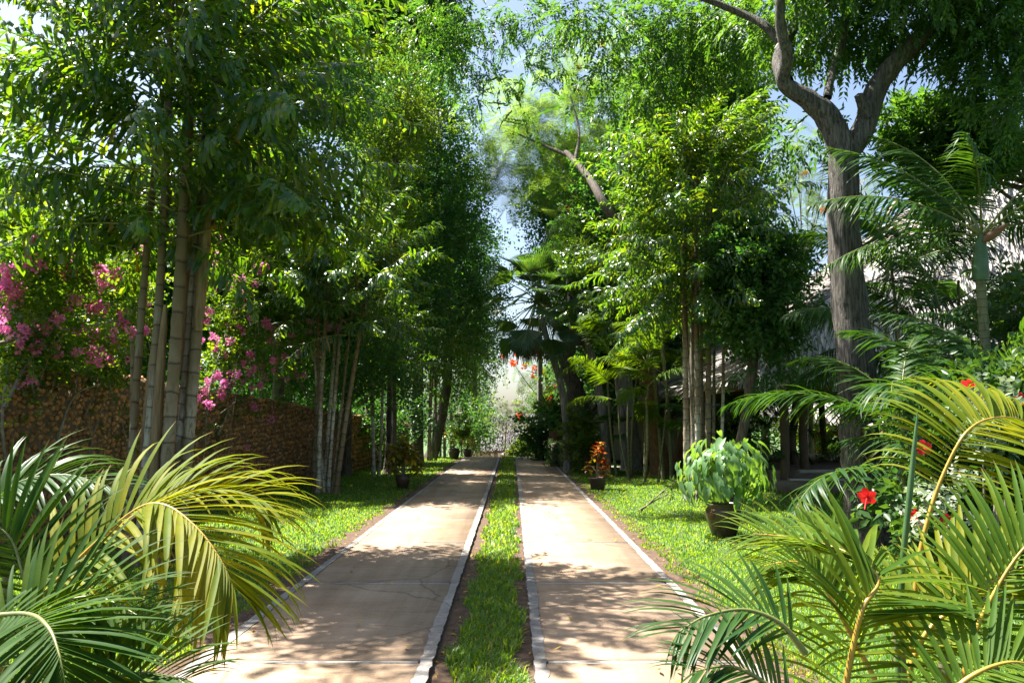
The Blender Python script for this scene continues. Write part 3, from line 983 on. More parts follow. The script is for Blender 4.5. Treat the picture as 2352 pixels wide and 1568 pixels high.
# ------------------------------------------------------------------ TREES
def tree(name, label, base, path, rad, crown, kind, mat, bk, group=None, nl=9, droop=.35, size=1.0, sides=9, limb_r=None, flowers=None, cat='tree', flat=1.0, limbs=None, limb_n=14, shell=.55, roll=.5, limb_mat=None):
    """path: trunk points; crown: list of (xyz, radius, sprays); limbs: explicit (points, r0, r1)"""
    t = thing(name, label, cat, base, group)
    mb = MB()
    P = spline(path, max(14, 4 * len(path)))
    r = np.linspace(rad[0], rad[1], len(P))
    r[:3] *= np.array((1.35, 1.15, 1.04))
    mb.tube(P, r, sides, 0.5, bump=0.05)
    mb.build('trunk', M[bk], t, smooth=True)
    for pts, r0, r1 in (limbs or []):
        mb = MB()
        Q = spline(pts, max(8, 4 * len(pts)))
        rr_ = np.linspace(r0, r1, len(Q)) if not isinstance(r0, tuple) else np.interp(np.linspace(0, 1, len(Q)), np.linspace(0, 1, len(r0) + 1), list(r0) + [r1])
        mb.tube(Q, rr_, max(6, sides - 2), 0.5, bump=0.04)
        mb.build('limb', M[limb_mat or bk], t, smooth=True)
    mb = MB()
    for k, (c, cr, n) in enumerate(crown[:limb_n]):
        j = int(len(P) * random.uniform(.55, .98))
        a = P[j]
        c = np.asarray(c, float)
        if np.linalg.norm(c - a) > 6.5: continue
        m = (a + c) / 2 + np.array((0, 0, -0.12 * np.linalg.norm(c - a)))
        mb.tube(spline([a, m, c], 7), np.linspace(limb_r or rad[1] * .5, .012, 7), 5, 0.5)
    if mb.n: mb.build('branches', M[bk], t, smooth=True)
    mb = MB()
    for c, cr, n in crown:
        fill(mb, kind, c, cr, n, size, droop, shell=shell, flat=flat, roll=roll)
    mb.build('crown', M[mat], t)
    if flowers:
        fm, cnt, fs = flowers
        mb = MB()
        for k in range(cnt):
            c, cr, n = random.choice(crown)
            d = nrm(rng.normal(size=3)) * cr
            d[2] = abs(d[2]) * .7
            fill(mb, 'bract', np.asarray(c) + d, 0.18, 5, fs, 0, 0.2)
        mb.build('blossom', M[fm], t)
    return t


def blob(c, rx, ry, rz, k, r, n):
    """k clumps spread through an ellipsoid, most of them near its skin"""
    out = []
    for i in range(k):
        d = nrm(rng.normal(size=3)) * rng.random() ** .33
        out.append((np.asarray(c) + d * np.array((rx, ry, rz)), r * random.uniform(.7, 1.3), int(n * random.uniform(.7, 1.3))))
    return out


# the big neem at the right: trunk, fork and limbs as they stand
Y0 = 10.8
pth = [W(1992, 1260, Y0), W(1984, 1120, Y0), W(1975, 1000, Y0), W(1962, 800, Y0), W(1946, 640, Y0), W(1938, 500, Y0), W(1938, 380, Y0), W(1936, 310, Y0)]
pth[0][2] = -0.05
limbs = [
    ([W(1932, 345, Y0), W(1905, 275, Y0), W(1855, 228, Y0), W(1800, 190, Y0), W(1808, 130, Y0 - .2), W(1792, 50, Y0 - .4), W(1795, -70, Y0 - .6)], (.185, .17, .14, .10, .085, .07), .05),
    ([W(1806, 190, Y0), W(1790, 130, Y0 + .4), W(1840, 40, Y0 + .8), W(1905, 0, Y0 + 1.2)], .11, .07),
    ([W(1800, 110, Y0 + .5), W(1760, 62, Y0 + .6), W(1700, 30, Y0 + .8), W(1560, -20, Y0 + 1), W(1400, -40, Y0 + 1.2), W(1230, -30, Y0 + 1.6)], .075, .02),
    ([W(1900, 225, Y0), W(1912, 165, Y0 + .1), W(1938, 85, Y0 + .2), W(1950, -40, Y0 + .3)], .062, .035),
    ([W(1950, 345, Y0), W(1985, 295, Y0), W(2008, 215, Y0), W(2055, 145, Y0 - .1), W(2120, 85, Y0 - .2), W(2200, 20, Y0 - .3), W(2290, -90, Y0 - .5)], .16, .12),
    ([W(1992, 270, Y0 - .1), W(1980, 240, Y0 - .15), W(1972, 218, Y0 - .2)], .075, .06),
    ([W(2200, 20, Y0 - .3), W(2270, 40, Y0 - .6), W(2350, 90, Y0 - .8)], .06, .02),
]
cr = []
for px, py, Y, r, n in (
        # over the fork and to the right
        (1560, 60, 12.0, .75, 60), (1640, 20, 11.6, .8, 70), (1720, 110, 12, .65, 60), (1700, 30, 11, .8, 70), (1840, 60, 11.8, .6, 55), (1900, 20, 11.2, .8, 75), (1990, 60, 11.4, .65, 60),
        (2060, 30, 11, .7, 60), (2150, 10, 10.6, .8, 75), (2240, 40, 10.4, .7, 70), (2320, 20, 10.2, .8, 80), (2260, 120, 10.4, .55, 55),
        (2330, 150, 10.2, .6, 60), (2350, 240, 10, .4, 30), (1640, 130, 12.2, .6, 55), (1560, 160, 12.4, .55, 45), (1780, 10, 12, .7, 60), (1890, 290, 11.8, .22, 8), (1810, 330, 11.8, .3, 14),
        # the hanging twigs over the drive
        (1480, 30, 12.4, .6, 46), (1400, 60, 12.6, .5, 36), (1330, 30, 12.8, .5, 34), (1260, 60, 13.0, .45, 28), (1200, 20, 13.2, .5, 30), (1470, 130, 12.6, .45, 32), (1380, 160, 12.8, .3, 14),
        (1290, 150, 12.8, .28, 12), (1215, 150, 13, .3, 14), (1140, 60, 13.2, .45, 26), (1090, 140, 13.4, .42, 26), (1060, 40, 13.4, .5, 34), (1020, 120, 13.6, .45, 30), (1150, 190, 13.2, .25, 10),
        (1200, 250, 13.2, .2, 6), (1230, 290, 13.2, .14, 4), (1310, 240, 12.8, .18, 6), (1400, 230, 12.6, .22, 8), (1480, 210, 12.4, .35, 20), (1080, 220, 13.6, .3, 14), (1000, 20, 13.6, .5, 36), (950, 70, 13.8, .5, 34)):
    cr.append((W(px, py, Y + (2.6 if px < 1310 or (1440 < px < 1760) else 0)), r, int(n * (2.1 if px > 1310 else 1.6))))
for k in range(26):         # the part of the crown above the picture
    c = W(random.uniform(1830, 2500), random.uniform(-420, -80), random.uniform(9.5, 14))
    cr.append((c, .85, 150 if c[0] > 1.5 else 100))
tree('neem_tree', 'big forked rough barked tree leaning over the right lawn, trunk sunlit in the middle', (pth[0][0], Y0, 0), pth, (.27, .19), cr, 'neem', 'neem', 'bark_neem', limbs=limbs, sides=16, limb_n=0, droop=.6, size=1.3)

# thin bare twigs hanging over the drive belong to the same canopy: dark line work
# tall dense trees on the left of the drive
def tall(label, px, Y, top, bot, half, k, r, n, mat='darktree', kind='small', size=2.0, lean=0.0, bk='bark_dark', rad=.24, dx=0.0, group='tall dense trees lining the left of the driveway', name='tall_tree', sq=1.0, extra=()):
    x = (px - 1176) / F * Y
    zt, zb = W(px, top, Y)[2], W(px, bot, Y)[2]
    hw = half / F * Y
    c = np.array((x + dx, Y, (zt + zb) / 2))
    cl = blob(c, hw, hw * sq, (zt - zb) / 2, k, r, n) + list(extra)
    path = [(x - lean, Y, -.05), (x - lean * .4, Y, 1.8), (x, Y, 4), (x + dx * .6, Y, (zt + zb) / 2), (x + dx, Y, zt * .86)]
    return tree(name, label, (x - lean, Y, 0), path, (rad, rad * .35), cl, kind, mat, bk, group, size=size, sides=8, limb_n=14, limb_r=.06)


tall('tall dark columnar tree on the left with a leaning sunlit trunk foot', 1030, 35.5, 380, 900, 104, 70, 1.0, 60, lean=.75, rad=.27, size=2.1)
tall('tall dark tree left of the narrow sky gap, behind the second palm clump', 960, 29, 130, 760, 118, 80, .95, 64, rad=.25, size=1.9)
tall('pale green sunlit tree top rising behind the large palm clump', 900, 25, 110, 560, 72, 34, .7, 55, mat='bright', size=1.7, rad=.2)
tall('dark tree bounding the sky gap on its left, far down the drive', 1090, 46, 470, 960, 50, 40, .95, 60, size=2.5, rad=.25)
tall('leafy dark tree overhanging the far stone wall', 905, 31.5, 480, 930, 90, 46, .9, 60, size=2.0, rad=.2)
tall('small leafy tree over the wall behind the second palm clump', 800, 24, 560, 940, 80, 34, .8, 60, size=1.8, rad=.15)
tall('dense tree behind the wall between bougainvillea and second palm clump', 640, 24, 430, 960, 120, 50, 1.0, 60, size=1.9, rad=.2)
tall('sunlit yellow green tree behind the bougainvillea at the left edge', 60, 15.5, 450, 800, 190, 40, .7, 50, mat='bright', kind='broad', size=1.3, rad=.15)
tall('leafy tree behind the wall between the left edge and the large palm clump', 330, 18, 440, 860, 170, 40, .8, 56, mat='darktree', kind='broad', size=1.3, rad=.16)
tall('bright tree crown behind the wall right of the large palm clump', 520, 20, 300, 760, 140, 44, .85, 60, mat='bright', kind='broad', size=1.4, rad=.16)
tall('dark tree behind the top of the large palm clump', 640, 22, -160, 560, 190, 66, 1.0, 60, size=1.7, rad=.2)

tall('leafy neem tree between the large palm clump and the pale green tree top', 850, 38, -60, 330, 110, 64, 1.35, 66, mat='neem', kind='broad', size=2.0, rad=.28, extra=blob(W(960, 40, 37.5), 2.2, 2.0, 3.3, 36, 1.15, 54))

# right side of the gap
tall('dark tree bounding the sky gap on its right, above the fan palms', 1312, 34, 330, 720, 84, 56, .8, 66, size=2.2, rad=.28, group='dark trees right of the driveway', name='tall_tree')
tall('dark leafy tree crown rising above the tall brown palm clump', 1600, 19.6, 70, 560, 140, 80, .85, 66, mat='neem', kind='broad', size=1.25, rad=.22, group='dark trees right of the driveway')
tall('dark tree mass behind the tall brown palm clump near the pavilion', 1750, 15.9, 500, 850, 90, 44, .5, 50, mat='darktree', kind='broad', size=1.1, rad=.12, lean=.8, group='dark trees right of the driveway')
tall('dark tree behind the fan palms right of the drive', 1390, 38, 560, 960, 100, 50, 1.0, 60, size=2.4, rad=.25, group='dark trees right of the driveway')
tall('dark shaded tree behind the brown and grey trunks', 1490, 29, 620, 930, 120, 44, .95, 60, size=2.0, rad=.25, group='dark trees right of the driveway')
tall('glossy dark leaved tree hanging in at the right edge', 2515, 12.2, 230, 420, 160, 30, .42, 40, mat='neem', kind='long', size=.9, rad=.15, group='dark trees right of the driveway', sq=.5, dx=-1.9)

# trees far behind, closing the view
FARC = []
for k, (x, y, h) in enumerate(((-15, 30, 9), (-22, 40, 11), (-13, 44, 12), (-9.5, 55, 9), (-5, 66, 9), (14, 44, 11), (20, 36, 11), (11.5, 56, 12), (6, 64, 8), (24, 50, 13), (-28, 55, 13), (30, 64, 14), (-16, 70, 13), (16, 74, 13), (17, 30, 8.5), (-16, 20, 8), (3.6, 58, 8.5), (8.5, 40, 9.5))):
    lab = ('background tree far behind the stone wall', 'background tree far behind the buildings on the right')[x > 0]
    if k < 3:
        cl = blob((0, 0, 5.6), 3.1, 3.1, 4.0, 46, 1.1, 46)
        t = tree('background_tree', lab, (0, 0, 0), [(0, 0, -.1), (.1, 0, 2), (0, .1, 5), (0, 0, 8)], (.25, .1), cl, 'small', 'darktree', 'bark_dark', lab + 's', size=2.3, sides=6, limb_n=0)
        FARC.append(t)
        kids = list(t.children)
    else:
        src = FARC[k % 3]
        t = src.copy()
        C.objects.link(t)
        for ch in src.children:
            c = ch.copy()
            C.objects.link(c)
            c.parent = t
    t['label'], t['group'] = lab, lab + 's'
    t.location = (x, y, ground_z(y) - .1)
    t.rotation_euler = (0, 0, k * 1.7)
    t.scale = (h / 10 * 1.1, h / 10 * 1.1, h / 10)

# poinciana with feathery leaves over the drive: smooth brown trunk at the right
Yp = 24
pth = [W(1516, 1105, Yp), W(1512, 1040, Yp), W(1494, 960, Yp), W(1494, 900, Yp), W(1488, 800, Yp), W(1476, 700, Yp), W(1462, 600, Yp), W(1420, 520, Yp)]
pth[0][2] = -.05
limbs = [([W(1432, 540, Yp), W(1388, 470, Yp - .3), W(1350, 405, Yp + .6), W(1300, 350, Yp + 2)], .17, .09), ([W(1420, 520, Yp), W(1450, 420, Yp + .3), W(1440, 330, Yp)], .12, .05), ([W(1310, 360, Yp + 1.8), W(1240, 330, Yp + 2.6), W(1150, 290, Yp + 3.2)], .07, .02),
         ([W(1320, 370, Yp + 1.5), W(1330, 300, Yp + 2.4), W(1310, 220, Yp + 3)], .06, .02)]
cr = []
for px, py, r, n in ((1130, 300, .8, 24), (1190, 260, .8, 26), (1250, 300, .9, 40), (1180, 350, .9, 36), (1260, 220, .8, 28), (1320, 280, .9, 44), (1330, 190, .8, 30), (1400, 260, .9, 40), (1400, 340, .8, 36), (1270, 380, .8, 34), (1200, 420, .7, 22), (1340, 430, .6, 22), (1480, 330, .7, 30), (1450, 200, .8, 34), (1310, 490, .6, 18), (1280, 510, .45, 9), (1380, 500, .5, 16), (1170, 210, .6, 12), (1130, 370, .6, 14), (1270, 120, .7, 16), (1390, 120, .7, 20)):
    cr.append((W(px, py, Yp + 3.5 + random.uniform(-.8, .8)), r, int(n * 1.25)))
tree('flame_tree', 'flame tree with smooth orange brown trunk and feathery pale green crown over the drive', (pth[0][0], Yp, 0), pth, (.30, .19), cr, 'feather', 'feather', 'bark_brown', limbs=limbs, sides=12, limb_n=10, limb_r=.03, limb_mat='bark_dark', droop=.45, size=2.3, flowers=('red', 3, 1.4), flat=.55, roll=.25)
# smaller flame tree behind the big forked trunk
cr = [(W(px, py, 30), .8, n) for px, py, n in ((1830, 300, 14), (1800, 350, 16), (1860, 370, 18), (1840, 430, 24), (1890, 440, 20), (1810, 480, 22), (1870, 500, 26), (1990, 400, 14), (1985, 440, 16), (1770, 440, 16), (1900, 330, 8))]
x = (1850 - 1176) / F * 30
tree('flame_tree', 'sunlit flame tree with bare twigs behind the big forked trunk', (x, 30, 0), [(x, 30, -.1), (x + .1, 30, 3), (x - .1, 30, 6), (x + .2, 30, 8.5)], (.2, .08), cr, 'feather', 'bright', 'bark_grey', limb_n=11, limb_r=.03, droop=.2, size=1.6, flowers=('orange', 3, 1.4), flat=.6, roll=.25, sides=8)
# flame trees in flower at the end of the drive
cr = [(W(px, py, 42), .8, n) for px, py, n in ((1210, 850, 20), (1250, 880, 26), (1180, 835, 12), (1290, 840, 26), (1250, 930, 26), (1300, 900, 30), (1215, 960, 20), (1330, 940, 24), (1270, 830, 18), (1310, 860, 20))]
x = (1290 - 1176) / F * 42
tree('flame_tree', 'flame tree with scarlet blossom at the far end of the drive', (x, 42, ground_z(42)), [(x, 42, ground_z(42) - .1), (x - .1, 42, 1), (x - .5, 42, 2.8), (x - .9, 42, 4.2)], (.2, .08), cr, 'feather', 'bright', 'bark_dark', limb_n=10, limb_r=.04, droop=.3, size=1.8, flowers=('orange', 18, 2.2), flat=.55, sides=8, roll=.25)
cr = [(W(px, py, 43), .55, n) for px, py, n in ((1135, 950, 16), (1165, 940, 20), (1190, 955, 16), (1150, 965, 16), (1120, 965, 12), (1205, 935, 16))]
x = (1156 - 1176) / F * 43
tree('young_tree', 'thin white stemmed young tree in front of the far thatched house', (x, 43, ground_z(43)), [(x, 43, ground_z(43) - .1), (x + .03, 43, -.6), (x + .1, 43, .5), (x + .18, 43, 1.4)], (.065, .04), cr, 'feather', 'feather', 'bark_grey', limb_n=6, limb_r=.02, droop=.2, size=1.2, flat=.5, sides=7, roll=.25)
# a sapling beside it, left
# the leaning dark forked trunk and the grey one
Yk = 28
pth = [W(1352, 1055, Yk), W(1345, 970, Yk), W(1325, 900, Yk), W(1302, 840, Yk), W(1310, 790, Yk), W(1318, 740, Yk), W(1310, 640, Yk)]
pth[0][2] = -.05
cr = blob(W(1390, 560, Yk + 3), 1.8, 1.6, 1.7, 36, .7, 60) + blob(W(1400, 800, Yk + 1), 1.2, 1.2, 1.4, 20, .6, 50)
tree('forked_tree', 'dark tree with a bent trunk, bark stripped pale along its left side', (pth[0][0], Yk, 0), pth, (.36, .16), cr, 'broad', 'darktree', 'bark_neem', size=1.5, sides=10, limb_n=10, limb_r=.05)
pth = [W(1452, 1082, 26.5), W(1447, 1020, 26.5), W(1440, 950, 26.5), W(1432, 860, 26.5), W(1425, 700, 26.5), W(1440, 540, 26.5)]
pth[0][2] = -.05
tree('grey_trunk_tree', 'tree with a straight furrowed grey trunk left of the orange brown trunk', (pth[0][0], 26.5, 0), pth, (.36, .24), blob(W(1450, 470, 26.5), 2.2, 2.2, 1.7, 40, .8, 56), 'small', 'darktree', 'bark_grey', size=1.8, sides=12, limb_n=8, limb_r=.06)
pth = [W(1555, 1085, 27), W(1572, 1000, 27), W(1585, 930, 27), W(1598, 850, 27), W(1600, 700, 27)]
pth[0][2] = -.05
tree('brown_tree', 'leaning reddish brown trunk between the orange trunk and the ringed palm stems', (pth[0][0], 27, 0), pth, (.22, .14), blob(W(1600, 640, 27), 1.8, 1.8, 1.4, 26, .8, 50), 'small', 'darktree', 'bark_brown', size=1.8, sides=10, limb_n=6)


# ------------------------------------------------------------------ FAN PALMS
def fan_mesh(name, mat, seed, R0=0.75, n=30, spread=2.5, cup=.25, droop=.3):
    rs = np.random.default_rng(seed)
    mb = MB()
    V, Fc = [], []
    # pleated blade, split tips
    a = np.linspace(-spread / 2, spread / 2, 2 * n + 1)
    for k, ang in enumerate(a):
        fold = 0.02 if k % 2 else -0.02
        for q in (0.05, .55):
            r = R0 * q
            V.append((r * math.cos(ang), r * math.sin(ang), fold * q + cup * r * abs(math.sin(ang)) - droop * r * r * .4))
    for k in range(2 * n):
        Fc.append((2 * k, 2 * k + 2, 2 * k + 3, 2 * k + 1))
    mb.add(V, Fc, np.repeat(rs.random(n), 2))
    for k in range(n):
        i0, i1 = 2 * (2 * k) + 1, 2 * (2 * k + 2) + 1
        ang = a[2 * k + 1]
        r = R0 * (1 - .10 * abs(ang) / spread) * rs.uniform(.92, 1.04)
        tip = (r * math.cos(ang), r * math.sin(ang), cup * r * abs(math.sin(ang)) - droop * r * r * rs.uniform(.5, 1.1))
        mid = V[2 * (2 * k + 1) + 1]
        mb.add([V[i0], mid, V[i1], tip], [(0, 1, 3), (1, 2, 3)], rs.random())
    mb.mi = 1
    mb.tube([(-R0 * 1.3, 0, -.12), (-R0 * .5, 0, -.02), (0.05, 0, 0)], [.018, .014, .01], 5, .5)
    return mb.mesh(name, [M[mat], M['rachis_g']])


FAN = [fan_mesh('fan_leaf', 'fan', 5 + i, droop=.25 + .15 * i) for i in range(3)]
FAND = [fan_mesh('dry_fan_leaf', 'fan_dead', 15, R0=1.15, n=14, spread=.95, droop=.2)]


def fan_palm(label, path, r, crownc, n, size, dead=3, group=None, lo=-0.6, hi=1.4):
    b = np.asarray(path[0])
    t = thing('fan_palm', label, 'palm', (b[0], b[1], 0), group)
    mb = MB()
    P = spline(path, 14)
    mb.tube(P, np.linspace(r, r * .75, 14), 9, .5)
    mb.build('trunk', M['bark_grey'], t, smooth=True)
    c = np.asarray(crownc, float)
    for i in range(n):
        az = i * 2.399
        pt = hi - (hi - lo) * (i + .5) / n + random.gauss(0, .1)
        d = np.array((math.cos(az) * math.cos(pt), math.sin(az) * math.cos(pt), math.sin(pt)))
        s = size * random.uniform(.85, 1.1)
        place('leaf', random.choice(FAN), t, frond_matrix(c + d * s * 0.95, az, pt - .25, s, random.gauss(0, .3)))
    for i in range(dead):
        az = i * 2.1 + .6
        d = np.array((math.cos(az) * .28, math.sin(az) * .28, -.75))
        place('dry_leaf', FAND[0], t, frond_matrix(c + d * size * .9, az, -1.42, size * .72, random.gauss(0, .5)))
    return t


Yf = 25.5
p = [G(1308, 1050), W(1300, 960, Yf), W(1285, 870, Yf), W(1262, 800, Yf), W(1245, 735, Yf)]
p = [np.array((W(1303, 1040, Yf)[0], Yf, 0.0))] + [W(1300, 960, Yf), W(1285, 870, Yf), W(1262, 800, Yf), W(1240, 715, Yf)]
fan_palm('leaning fan palm beside the sky gap with brown dead leaves hanging', p, .13, W(1236, 705, Yf), 36, 1.3, 5, 'fan palms on the right of the drive', lo=-1.25)
p = [np.array((W(1395, 1050, 25)[0], 25, 0.0))] + [W(1382, 930, 25), W(1362, 830, 25), W(1342, 760, 25), W(1330, 710, 25)]
fan_palm('second fan palm with a slim green trunk, right of the leaning one', p, .14, W(1328, 705, 25), 22, .95, 3, 'fan palms on the right of the drive', lo=-1.25)
p = [np.array((W(1392, 1050, 25)[0], 25, 0.0)), W(1390, 1040, 25), W(1388, 1010, 25)]
fan_palm('low bright fan palm beside the shrub behind the croton pot', p, .10, W(1385, 1005, 25), 13, .78, 0, 'fan palms on the right of the drive', lo=-.1, hi=1.3)
p = [np.array((W(1250, 1048, 33)[0], 38, ground_z(38))), W(1240, 740, 38), W(1236, 600, 38)]
fan_palm('tall dark fan palm whose leaves show against the sky gap', p, .14, W(1248, 615, 38), 14, .95, 0, 'fan palms on the right of the drive', lo=-.6, hi=.9)


# ------------------------------------------------------------------ FEATHER PALMS on the right
def areca(label, base, nst, h, nfr, size, kind, zlo, zhi, group, rad=.45, pitch=(.2, 1.2), name='areca_palm', sr=.035):
    st = []
    for i in range(nst):
        a = i * 2.4
        bx, by = base[0] + math.cos(a) * rad * random.uniform(.3, 1), base[1] + math.sin(a) * rad * random.uniform(.3, 1)
        st.append(((bx, by), (bx + math.cos(a) * .3, by + math.sin(a) * .3, h * random.uniform(.7, 1.05)), sr * random.uniform(.8, 1.2)))
    return clump(label, base, st, nfr, size, zlo, zhi, group, kind=kind, pitch=pitch, name=name, mat='stem_g', sides=7)


g = 'feather palms in the right garden'
areca('broad dark green feather palm in front of the big forked trunk', (5.25, 9.5), 7, 1.8, 34, 1.0, 'areca', .7, 1.9, g, pitch=(.3, 1.0))
areca('dark feather palm at the right edge behind the hibiscus', (6.9, 9.3), 6, 1.6, 24, .9, 'areca', .7, 1.6, g)
areca('feather palm with white glinting fronds left of the orange brown trunk', (3.45, 21.5), 4, 2.7, 22, .95, 'areca_light', 2.0, 3.2, g)
areca('small feather palm above the white glinting one', (3.3, 23.2), 3, 4.3, 16, .95, 'areca_light', 3.4, 4.6, g)
areca('thin green ringed palm stems right beside the orange brown trunk', (4.55, 22.0), 6, 5.0, 16, .85, 'areca', 3.4, 5.0, g, rad=.5, sr=.055)
areca('feather palm in deep shade in front of the pavilion', (5.6, 20.2), 4, 1.2, 18, .8, 'areca', .7, 1.6, g)
areca('tall feather palm behind the right of the forked trunk', (7.4, 14.2), 5, 4.6, 44, .78, 'coco', 2.4, 4.8, g, pitch=(.1, 1.1))
areca('dense feather palm against the bright thatch roof', (7.6, 13.0), 6, 3.2, 26, .9, 'areca', 1.6, 3.4, g)
# single-trunk palm with a green crownshaft at the far right
t = thing('crownshaft_palm', 'palm with a smooth green crownshaft and red brown sheath before the bright thatch', 'palm', (W(2250, 700, 9.6)[0], 9.6, 0), g)
mb = MB()
ring_tube(mb, np.array((W(2246, 900, 9.6)[0], 9.6, -.05)), W(2252, 640, 9.6), .075, .16, 10, .2)
mb.build('trunk', M['stem_g'], t, smooth=True)
mb = MB()
mb.tube(spline([W(2252, 645, 9.6), W(2252, 590, 9.6), W(2255, 535, 9.6)], 8), [.085, .092, .094, .09, .08, .065, .05, .03], 10)
mb.build('crownshaft', M['spear'], t, smooth=True)
mb = MB()
mb.tube(spline([W(2258, 555, 9.55), W(2285, 535, 9.5), W(2318, 512, 9.45)], 7), [.02, .045, .055, .05, .04, .022, .005], 8)
mb.build('flower_sheath', M['rust'], t, smooth=True)
top = W(2254, 540, 9.6)
for az, pt, s in ((2.75, .95, .8), (2.2, 1.2, .75), (.35, .75, .85), (.15, .35, .8), (3.3, .5, .8), (5.2, .5, .7), (4.2, .7, .7), (1.2, .7, .8), (6.0, .9, .8), (3.0, .1, .7)):
    place('frond', random.choice(FR['coco']), t, frond_matrix(top, az, pt, s, random.gauss(0, .25)))


# ------------------------------------------------------------------ FOREGROUND PALMS: frond > rachis mesh + leaflets one by one
def leaflet_set(mat):
    out = []
    for dr in (0.04, .22, .45, .75, 1.05):
        for v in range(2):
            mb = MB()
            n = 8
            V, f = [], []
            x = z = 0.0
            prof = np.interp(np.linspace(0, 1, n), (0, .12, .35, .6, .85, 1), (.35, .8, 1, .85, .42, .02))
            pos = []
            for i in range(n):
                a = -dr * 1.5 * (i / (n - 1)) ** 1.6
                pos.append((x, z))
                x += math.cos(a) / (n - 1)
                z += math.sin(a) / (n - 1)
            for i in range(n):
                w = prof[i]
                V += [(pos[i][0], -w * .034, pos[i][1] + w * .012), (pos[i][0], 0, pos[i][1]), (pos[i][0], w * .034, pos[i][1] + w * .012)]
            f = [q for i in range(n - 1) for q in ((3 * i, 3 * i + 3, 3 * i + 4, 3 * i + 1), (3 * i + 1, 3 * i + 4, 3 * i + 5, 3 * i + 2))]
            mb.add(V, f, .15 + .7 * v, np.repeat(np.linspace(0, 1, n), 3))
            out.append((V, f, mb.mesh('leaflet', M[mat], smooth=True)))
    return out


LS = {'areca_gold': leaflet_set('areca_gold'), 'areca': leaflet_set('areca'), 'areca_dark': leaflet_set('areca_dark'), 'areca_mid': leaflet_set('areca_mid')}


def big_frond(palm, pts, pairs, ll, mat, normal, budget, w=1.0, t0=.12, sweep=(1.15, .55), lift=.18, sag=(.3, .7), rach='rachis', r0=.014, sides=(1, 1)):
    """pts: rachis through the air; normal: the way the upper face looks; budget: [how many leaflets may be parts]"""
    P = spline(pts, 40)
    mb = MB()
    mb.tube(P, np.linspace(r0, r0 * .15, 40), 7, .5)
    fr = mb.build('frond', M[rach], palm, smooth=True)
    joined = MB()
    nv = nrm(np.asarray(normal, float))
    for i in range(pairs):
        for s in (-1, 1):
            if not sides[0 if s < 0 else 1]: continue
            u = min(1, (i + random.uniform(-.25, .25) + .3 * (s > 0)) / (pairs - 1))
            u = max(u, 0)
            t = t0 + (1 - t0) * u
            k = t * 39
            j = min(int(k), 38)
            p = P[j] + (P[j + 1] - P[j]) * (k - j)
            tan = nrm(P[j + 1] - P[j])
            n2 = nrm(nv - tan * np.dot(nv, tan))
            sd = np.cross(n2, tan) * s
            a = sweep[0] + (sweep[1] - sweep[0]) * u + random.gauss(0, .05)
            L = ll * (.62 + .5 * math.sin(math.pi * (.12 + .76 * u))) * (1 - .35 * u ** 4) * random.uniform(.92, 1.06)
            d = nrm(tan * math.cos(a) + sd * math.sin(a) + n2 * (lift + random.gauss(0, .05)))
            z = np.array((0, 0, 1.0)) - d * d[2]
            z = nrm(z * .8 + n2 * .35 + np.array((random.gauss(0, .05), random.gauss(0, .05), 0)))
            z = nrm(z - d * np.dot(z, d))
            y = np.cross(z, d)
            horiz = math.sqrt(max(0, 1 - d[2] ** 2))
            want = random.uniform(*sag) * (.35 + .75 * horiz) * (1.25 if d[2] > .2 else 1)
            q = min(4, max(0, int(round(np.interp(want, (0.04, .22, .45, .75, 1.05), (0, 1, 2, 3, 4))))))
            V, f, me = LS[mat][2 * q + random.randrange(2)]
            if budget[0] > 0:
                M4 = mat3(d * L, y * L * w, z * L, p)
                place('leaflet', me, fr, M4)
                budget[0] -= 1
            else:
                Vv = np.asarray(V) * np.array((L, L * w, L))
                joined.add(p + Vv @ np.stack((d, y, z)), f, random.random(), np.repeat(np.linspace(0, 1, 8), 3))
    if joined.n:
        tag(joined.build('more_leaflets', M[mat], fr, smooth=True), kind='stuff')
    return fr


# left palm
base = np.array((-2.35, 3.7, 0))
pl = thing('areca_palm', 'yellow green feather palm arching in at the bottom left corner', 'palm', base, 'foreground feather palms')
bud = [300]
big_frond(pl, [W(-40, 1560, 3.9), W(70, 1400, 3.95), W(190, 1275, 4.0), W(310, 1172, 4.0), W(380, 1160, 3.95), W(455, 1215, 3.85), W(510, 1290, 3.75), W(535, 1345, 3.7)], 46, .60, 'areca_gold', (.25, -.45, .85), bud, .85, .22, (1.2, .40), .12, (.25, .75))
big_frond(pl, [W(60, 1480, 4.4), W(190, 1290, 4.45), W(300, 1190, 4.5), W(390, 1140, 4.55), W(490, 1125, 4.6), W(570, 1140, 4.6), W(610, 1180, 4.55)], 40, .52, 'areca_gold', (.0, -.3, .95), bud, .85, .35, (1.0, .5), .25, (.35, .75))
big_frond(pl, [W(140, 1640, 3.5), W(90, 1480, 3.5), W(55, 1330, 3.55), W(20, 1230, 3.6), W(-60, 1180, 3.6)], 34, .50, 'areca_mid', (.1, -.8, .55), bud, .9, .15, (1.2, .6), .1, (.15, .5), 'rachis_g')
big_frond(pl, [W(-40, 1640, 3.3), W(20, 1500, 3.3), W(110, 1400, 3.3), W(220, 1370, 3.3), W(330, 1420, 3.2)], 34, .42, 'areca_mid', (-.3, -.7, .6), bud, .9, .05, (1.2, .7), .1, (.15, .5), 'rachis_g')
big_frond(pl, [W(-60, 1420, 3.3), W(60, 1410, 3.25), W(110, 1440, 3.1), W(135, 1500, 3.0), W(150, 1570, 2.95)], 36, .46, 'areca_mid', (.2, -.5, .8), bud, .9, .1, (1.2, .5), .1, (.2, .6), 'rachis_g')
